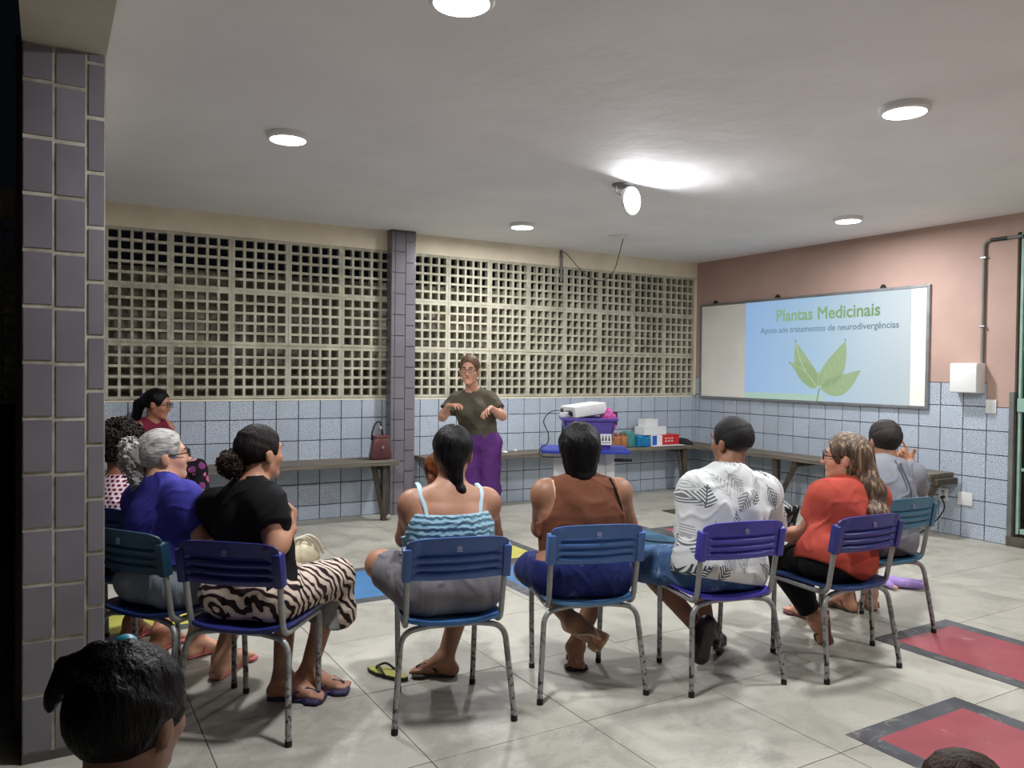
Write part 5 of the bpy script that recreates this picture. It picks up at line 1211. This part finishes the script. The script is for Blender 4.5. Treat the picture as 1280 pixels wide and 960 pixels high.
def leaf(base, tip, wd, bend=.06):
    b, e = Vector((0, *base)), Vector((0, *tip)); d = e - b; L = d.length; d.normalize(); n = Vector((0, -d.z, d.y)); mb = MB(); l_, r_ = [], []; mid = []
    for k in range(15):
        t_ = k / 14; w_ = wd * math.sin(math.pi * min(1, t_ ** .8)) ** .8 * (1 - .25 * t_) * .5 if 0 < t_ < 1 else 0.001
        c = b + d * L * t_ + n * bend * math.sin(math.pi * t_); mid.append(c); l_.append(c + n * w_); r_.append(c - n * w_)
    X = Vector((-.0266, 0, 0)); Xv = Vector((-.0270, 0, 0)); loc = Vector(wb.location)
    vs = [[mb.b.verts.new(p + X - loc) for p in row] for row in (l_, mid, r_)]
    for k in range(14):
        mb.b.faces.new((vs[0][k], vs[0][k + 1], vs[1][k + 1], vs[1][k])); mb.b.faces.new((vs[1][k], vs[1][k + 1], vs[2][k + 1], vs[2][k]))
    o = mb.build('slide_leaf', M_leaf, wb); mv = MB()
    mv.tube([p + Xv - loc for p in mid], [.005] * 14 + [.002], 4, True)
    for k in range(3, 12, 2):
        for row in (l_, r_): mv.tube([mid[k] + Xv - loc, mid[k] * .2 + row[min(14, k + 2)] * .8 + Xv - loc], [.003, .001], 4)
    mv.build('vein', M_vein, o)
leaf((-1.788, 1.262), (-1.510, 1.720), .24, -.05); leaf((-1.82, 1.262), (-2.112, 1.715), .26, .04)
leaf((-1.785, 1.250), (-1.445, 1.500), .21, .04); leaf((-1.83, 1.240), (-2.285, 1.430), .22, .05); leaf((-1.80, 1.262), (-1.795, 1.43), .06, 0)
mb = MB(); o_ = Vector(wb.location)
for a in ([(-1.813, 1.245), (-1.80, 1.17), (-1.784, 1.113)], [(-1.508, 1.715), (-1.505, 1.748)], [(-2.112, 1.71), (-2.105, 1.745)], [(-1.45, 1.495), (-1.43, 1.515)]): mb.tube([Vector((-.0268, *p_)) - o_ for p_ in a], .006, 5)
mb.build('slide_stem', M_stem, wb)

# electrics on the right wall ---------------------------------------------------
M_pvc = mat('grey_pvc', (128, 126, 122))
eb = thing('electrical_box', 'large white electrical box on the right wall below the conduit', 'electrical box', (0, -3.338, 1.245))
MB().box((-.125, -.117, 0), (-.001, .117, .252), .008).build('box_body', M_white, eb, True); MB().box((-.131, -.112, .006), (-.124, .112, .246), .004).build('cover', M_white, eb, True)
cn_ = thing('wall_conduit', 'grey conduit rising from the white box and turning towards the gate', 'conduit', (-.016, -3.43, 1.497))
MB().tube(roundpath([(0, 0, 0), (0, 0, 1.028), (0, -.40, 1.028)], .06, 7), .0135, 12).build('pipe', M_pvc, cn_, True)
MB().tube([(0, -.055, 1.028), (0, -.19, 1.028)], .0150, 12).build('black_tape', M_black, cn_, True); MB().tube([(0, -.31, 1.028), (0, -.39, 1.028)], .0152, 12).build('black_tape', M_black, cn_, True)
for z in (.30, .88): MB().box((-.018, -.022, z), (.016, .022, z + .014), .002).build('clip', M_alu, cn_)
def plate(name, lab, y, z, w_, h_, kind):
    t = thing(name, lab, 'wall plate', (0, y, z)); MB().box((-.012, -w_ / 2, -h_ / 2), (-.0005, w_ / 2, h_ / 2), .003).build('cover_plate', M_white, t, True)
    if kind == 'switch':
        for k in (-1, 1): MB().box((-.017, k * .018 - .012, -.03), (-.011, k * .018 + .012, .03), .002).build('rocker', M_white, t, True)
    if kind == 'socket':
        MB().lathe([(.017, 0), (.017, .003), (.013, .004), (.011, -.002), (.001, -.002)], 20, Matrix.Translation((-.012, 0, .018)) @ Matrix.Rotation(-math.pi / 2, 4, 'Y')).build('socket', mat('socket_grey', (176, 178, 180), (164, 166, 168), 6, .5), t, True)
        MB().tube([(-.012, -.008, -.022), (-.045, -.008, -.026)], .014, 10).build('plug', M_black, t, True)
    return t
plate('light_switch', 'white double switch plate under the electrical box', -3.508, 1.135, .085, .115, 'switch')
plate('wall_outlet', 'white wall outlet with a black plug near the end of the bench', -3.115, .345, .082, .115, 'socket')
plate('blank_plate', 'square white blank plate low on the right wall next to the outlet', -3.308, .332, .125, .112, '')
tag(MB().tube(smoothpath([(-.045, -3.123, .32), (-.06, -3.16, .24), (-.10, -3.12, .13), (-.22, -3.07, .03), (-.45, -3.08, .008), (-.95, -3.3, .007), (-1.5, -3.25, .007), (-1.95, -2.75, .007), (-2.30, -2.38, .008), (-2.44, -2.33, .010), (-2.56, -2.20, .010), (-2.60, -2.10, .02)]), .006, 7).build('extension_cord', M_cable, None, True), 'black cord running from the wall outlet across the floor to the power strip', 'cord')
ps = thing('power_strip', 'small black power strip on the teal floor field with a white plug', 'power strip', (-2.615, -2.06, .0015), math.radians(25))
MB().box((-.09, -.045, 0), (.09, .045, .05), .01).build('strip_body', M_black, ps, True); MB().box((.045, -.05, .02), (.085, -.02, .065), .006).build('white_plug', M_white, ps, True); MB().box((-.02, -.048, .02), (.0, -.04, .04), .003).build('socket_face', mat('socket_grey', (176, 178, 180)), ps)

# loose things --------------------------------------------------------------
ff = thing('flip_flop', 'empty olive flip flop with a yellow footbed lying beside the blue chair', 'sandal', (-5.475, -3.82, 0), math.radians(25))
mb = MB(); pr_ = [(.043 * (math.sin(math.pi * min(1, max(0, (t_ * 1.0)))) ** .45) * (1.0 if t_ > .55 else .86) * sgn, -.12 + .24 * t_) for sgn, seq in ((1, np.linspace(.02, .98, 12)), (-1, np.linspace(.98, .02, 12))) for t_ in seq]
mb.prism(pr_, .002, .016); mb.build('sole', mat('olive_rubber', (58, 58, 44)), ff); MB().prism([(x * .93, y * .96) for x, y in pr_], .016, .0185).build('footbed', mat('yellow_footbed', (188, 184, 92), (170, 166, 80), 8, .7), ff)
for sg in (-1, 1): MB().tube(smoothpath([(0, .07, .018), (.004 * sg, .06, .032), (.024 * sg, .03, .042), (.038 * sg, -.015, .018)], 5), .0055, 7).build('strap', mat('black_strap', (30, 30, 30)), ff, True)
dl = thing('doll', 'small doll in lilac clothes lying face up on the floor behind the teal chair', 'doll', (-2.00, -4.02, 0), math.radians(-44))
sk_ = skin((214, 164, 146))
v_, f_ = sdf_mesh([ell((-.165, 0, .042), np.eye(3), (.045, .042, .042), .01), cone((-.13, 0, .035), (-.10, 0, .035), .018, .018, .01), cone((-.09, -.03, .035), (-.05, -.085, .022), .016, .012, .01), cone((-.09, .03, .035), (-.05, .085, .022), .016, .012, .01), ell((-.06, 0, .035), np.eye(3), (.06, .035, .03), .02), cone((-.05, -.085, .022), (-.035, -.10, .020), .012, .012, .005), cone((-.05, .085, .022), (-.035, .10, .020), .012, .012, .005)], .005); mesh_np('body', v_, f_, sk_, dl)
v_, f_ = sdf_mesh([ell((-.06, 0, .037), np.eye(3), (.062, .042, .034), .02), cone((-.09, -.03, .036), (-.055, -.078, .024), .022, .017, .01), cone((-.09, .03, .036), (-.055, .078, .024), .022, .017, .01), cone((-.02, -.02, .034), (.14, -.035, .028), .030, .022, .02), cone((-.02, .02, .034), (.14, .035, .028), .030, .022, .02)], .005, (), (), lambda X: .002 * wob(X, 60, 3)); mesh_np('romper', v_, f_, mat('lilac_cloth', (168, 142, 206), (152, 126, 192), 12, .8), dl)
v_, f_ = sdf_mesh([ell((-.178, 0, .046), np.eye(3), (.042, .045, .045), .01)], .005, [ell((-.165, 0, .075), np.eye(3), (.04, .036, .035), .01)]); mesh_np('hair', v_, f_, mat('doll_hair', (186, 150, 118), (160, 124, 96), 20, .6), dl)
# bags on laps
lb_ = thing('lap_bag', 'cream bag with striped handles on the lap of the woman in the zebra skirt', 'bag', (-5.86, -3.76, .55))
v_, f_ = sdf_mesh([ell((0, 0, .02), np.eye(3), (.085, .065, .07), .02)], .007, (), (), lambda X: .006 * wob(X, 40, 7)); mesh_np('bag_body', v_, f_, mat('cream_canvas', (214, 206, 178), (196, 188, 160), 9, .8), lb_)
for k in range(3): MB().tube(smoothpath([(-.06 + .02 * k, -.02, .05), (-.03 + .02 * k, -.03, .105 + .006 * k), (.02 + .02 * k, -.03, .10), (.06 + .02 * k, -.01, .03)], 6), .0065, 7).build('handle', mat('cream_cord', (222, 216, 194), (204, 196, 172), 9, .7), lb_, True)
lp = thing('lap_bag', 'black bag with white line pattern on the lap beside the orange red blouse', 'bag', (-3.36, -4.18, .52), .2)
v_, f_ = sdf_mesh([boxp((0, 0, .07), np.eye(3), (.11, .075, .075), .02), ell((0, 0, .13), np.eye(3), (.10, .06, .05), .04)], .007, (), (), lambda X: .006 * wob(X, 30, 2)); mesh_np('bag_body', v_, f_, leaves('black_patterned_cloth', (20, 20, 22), (196, 196, 196), 14, (0, 2)), lp)
MB().tube(smoothpath([(-.06, 0, .15), (-.05, 0, .20), (.05, 0, .20), (.06, 0, .15)], 5), .007, 7).build('handle', M_black, lp, True)
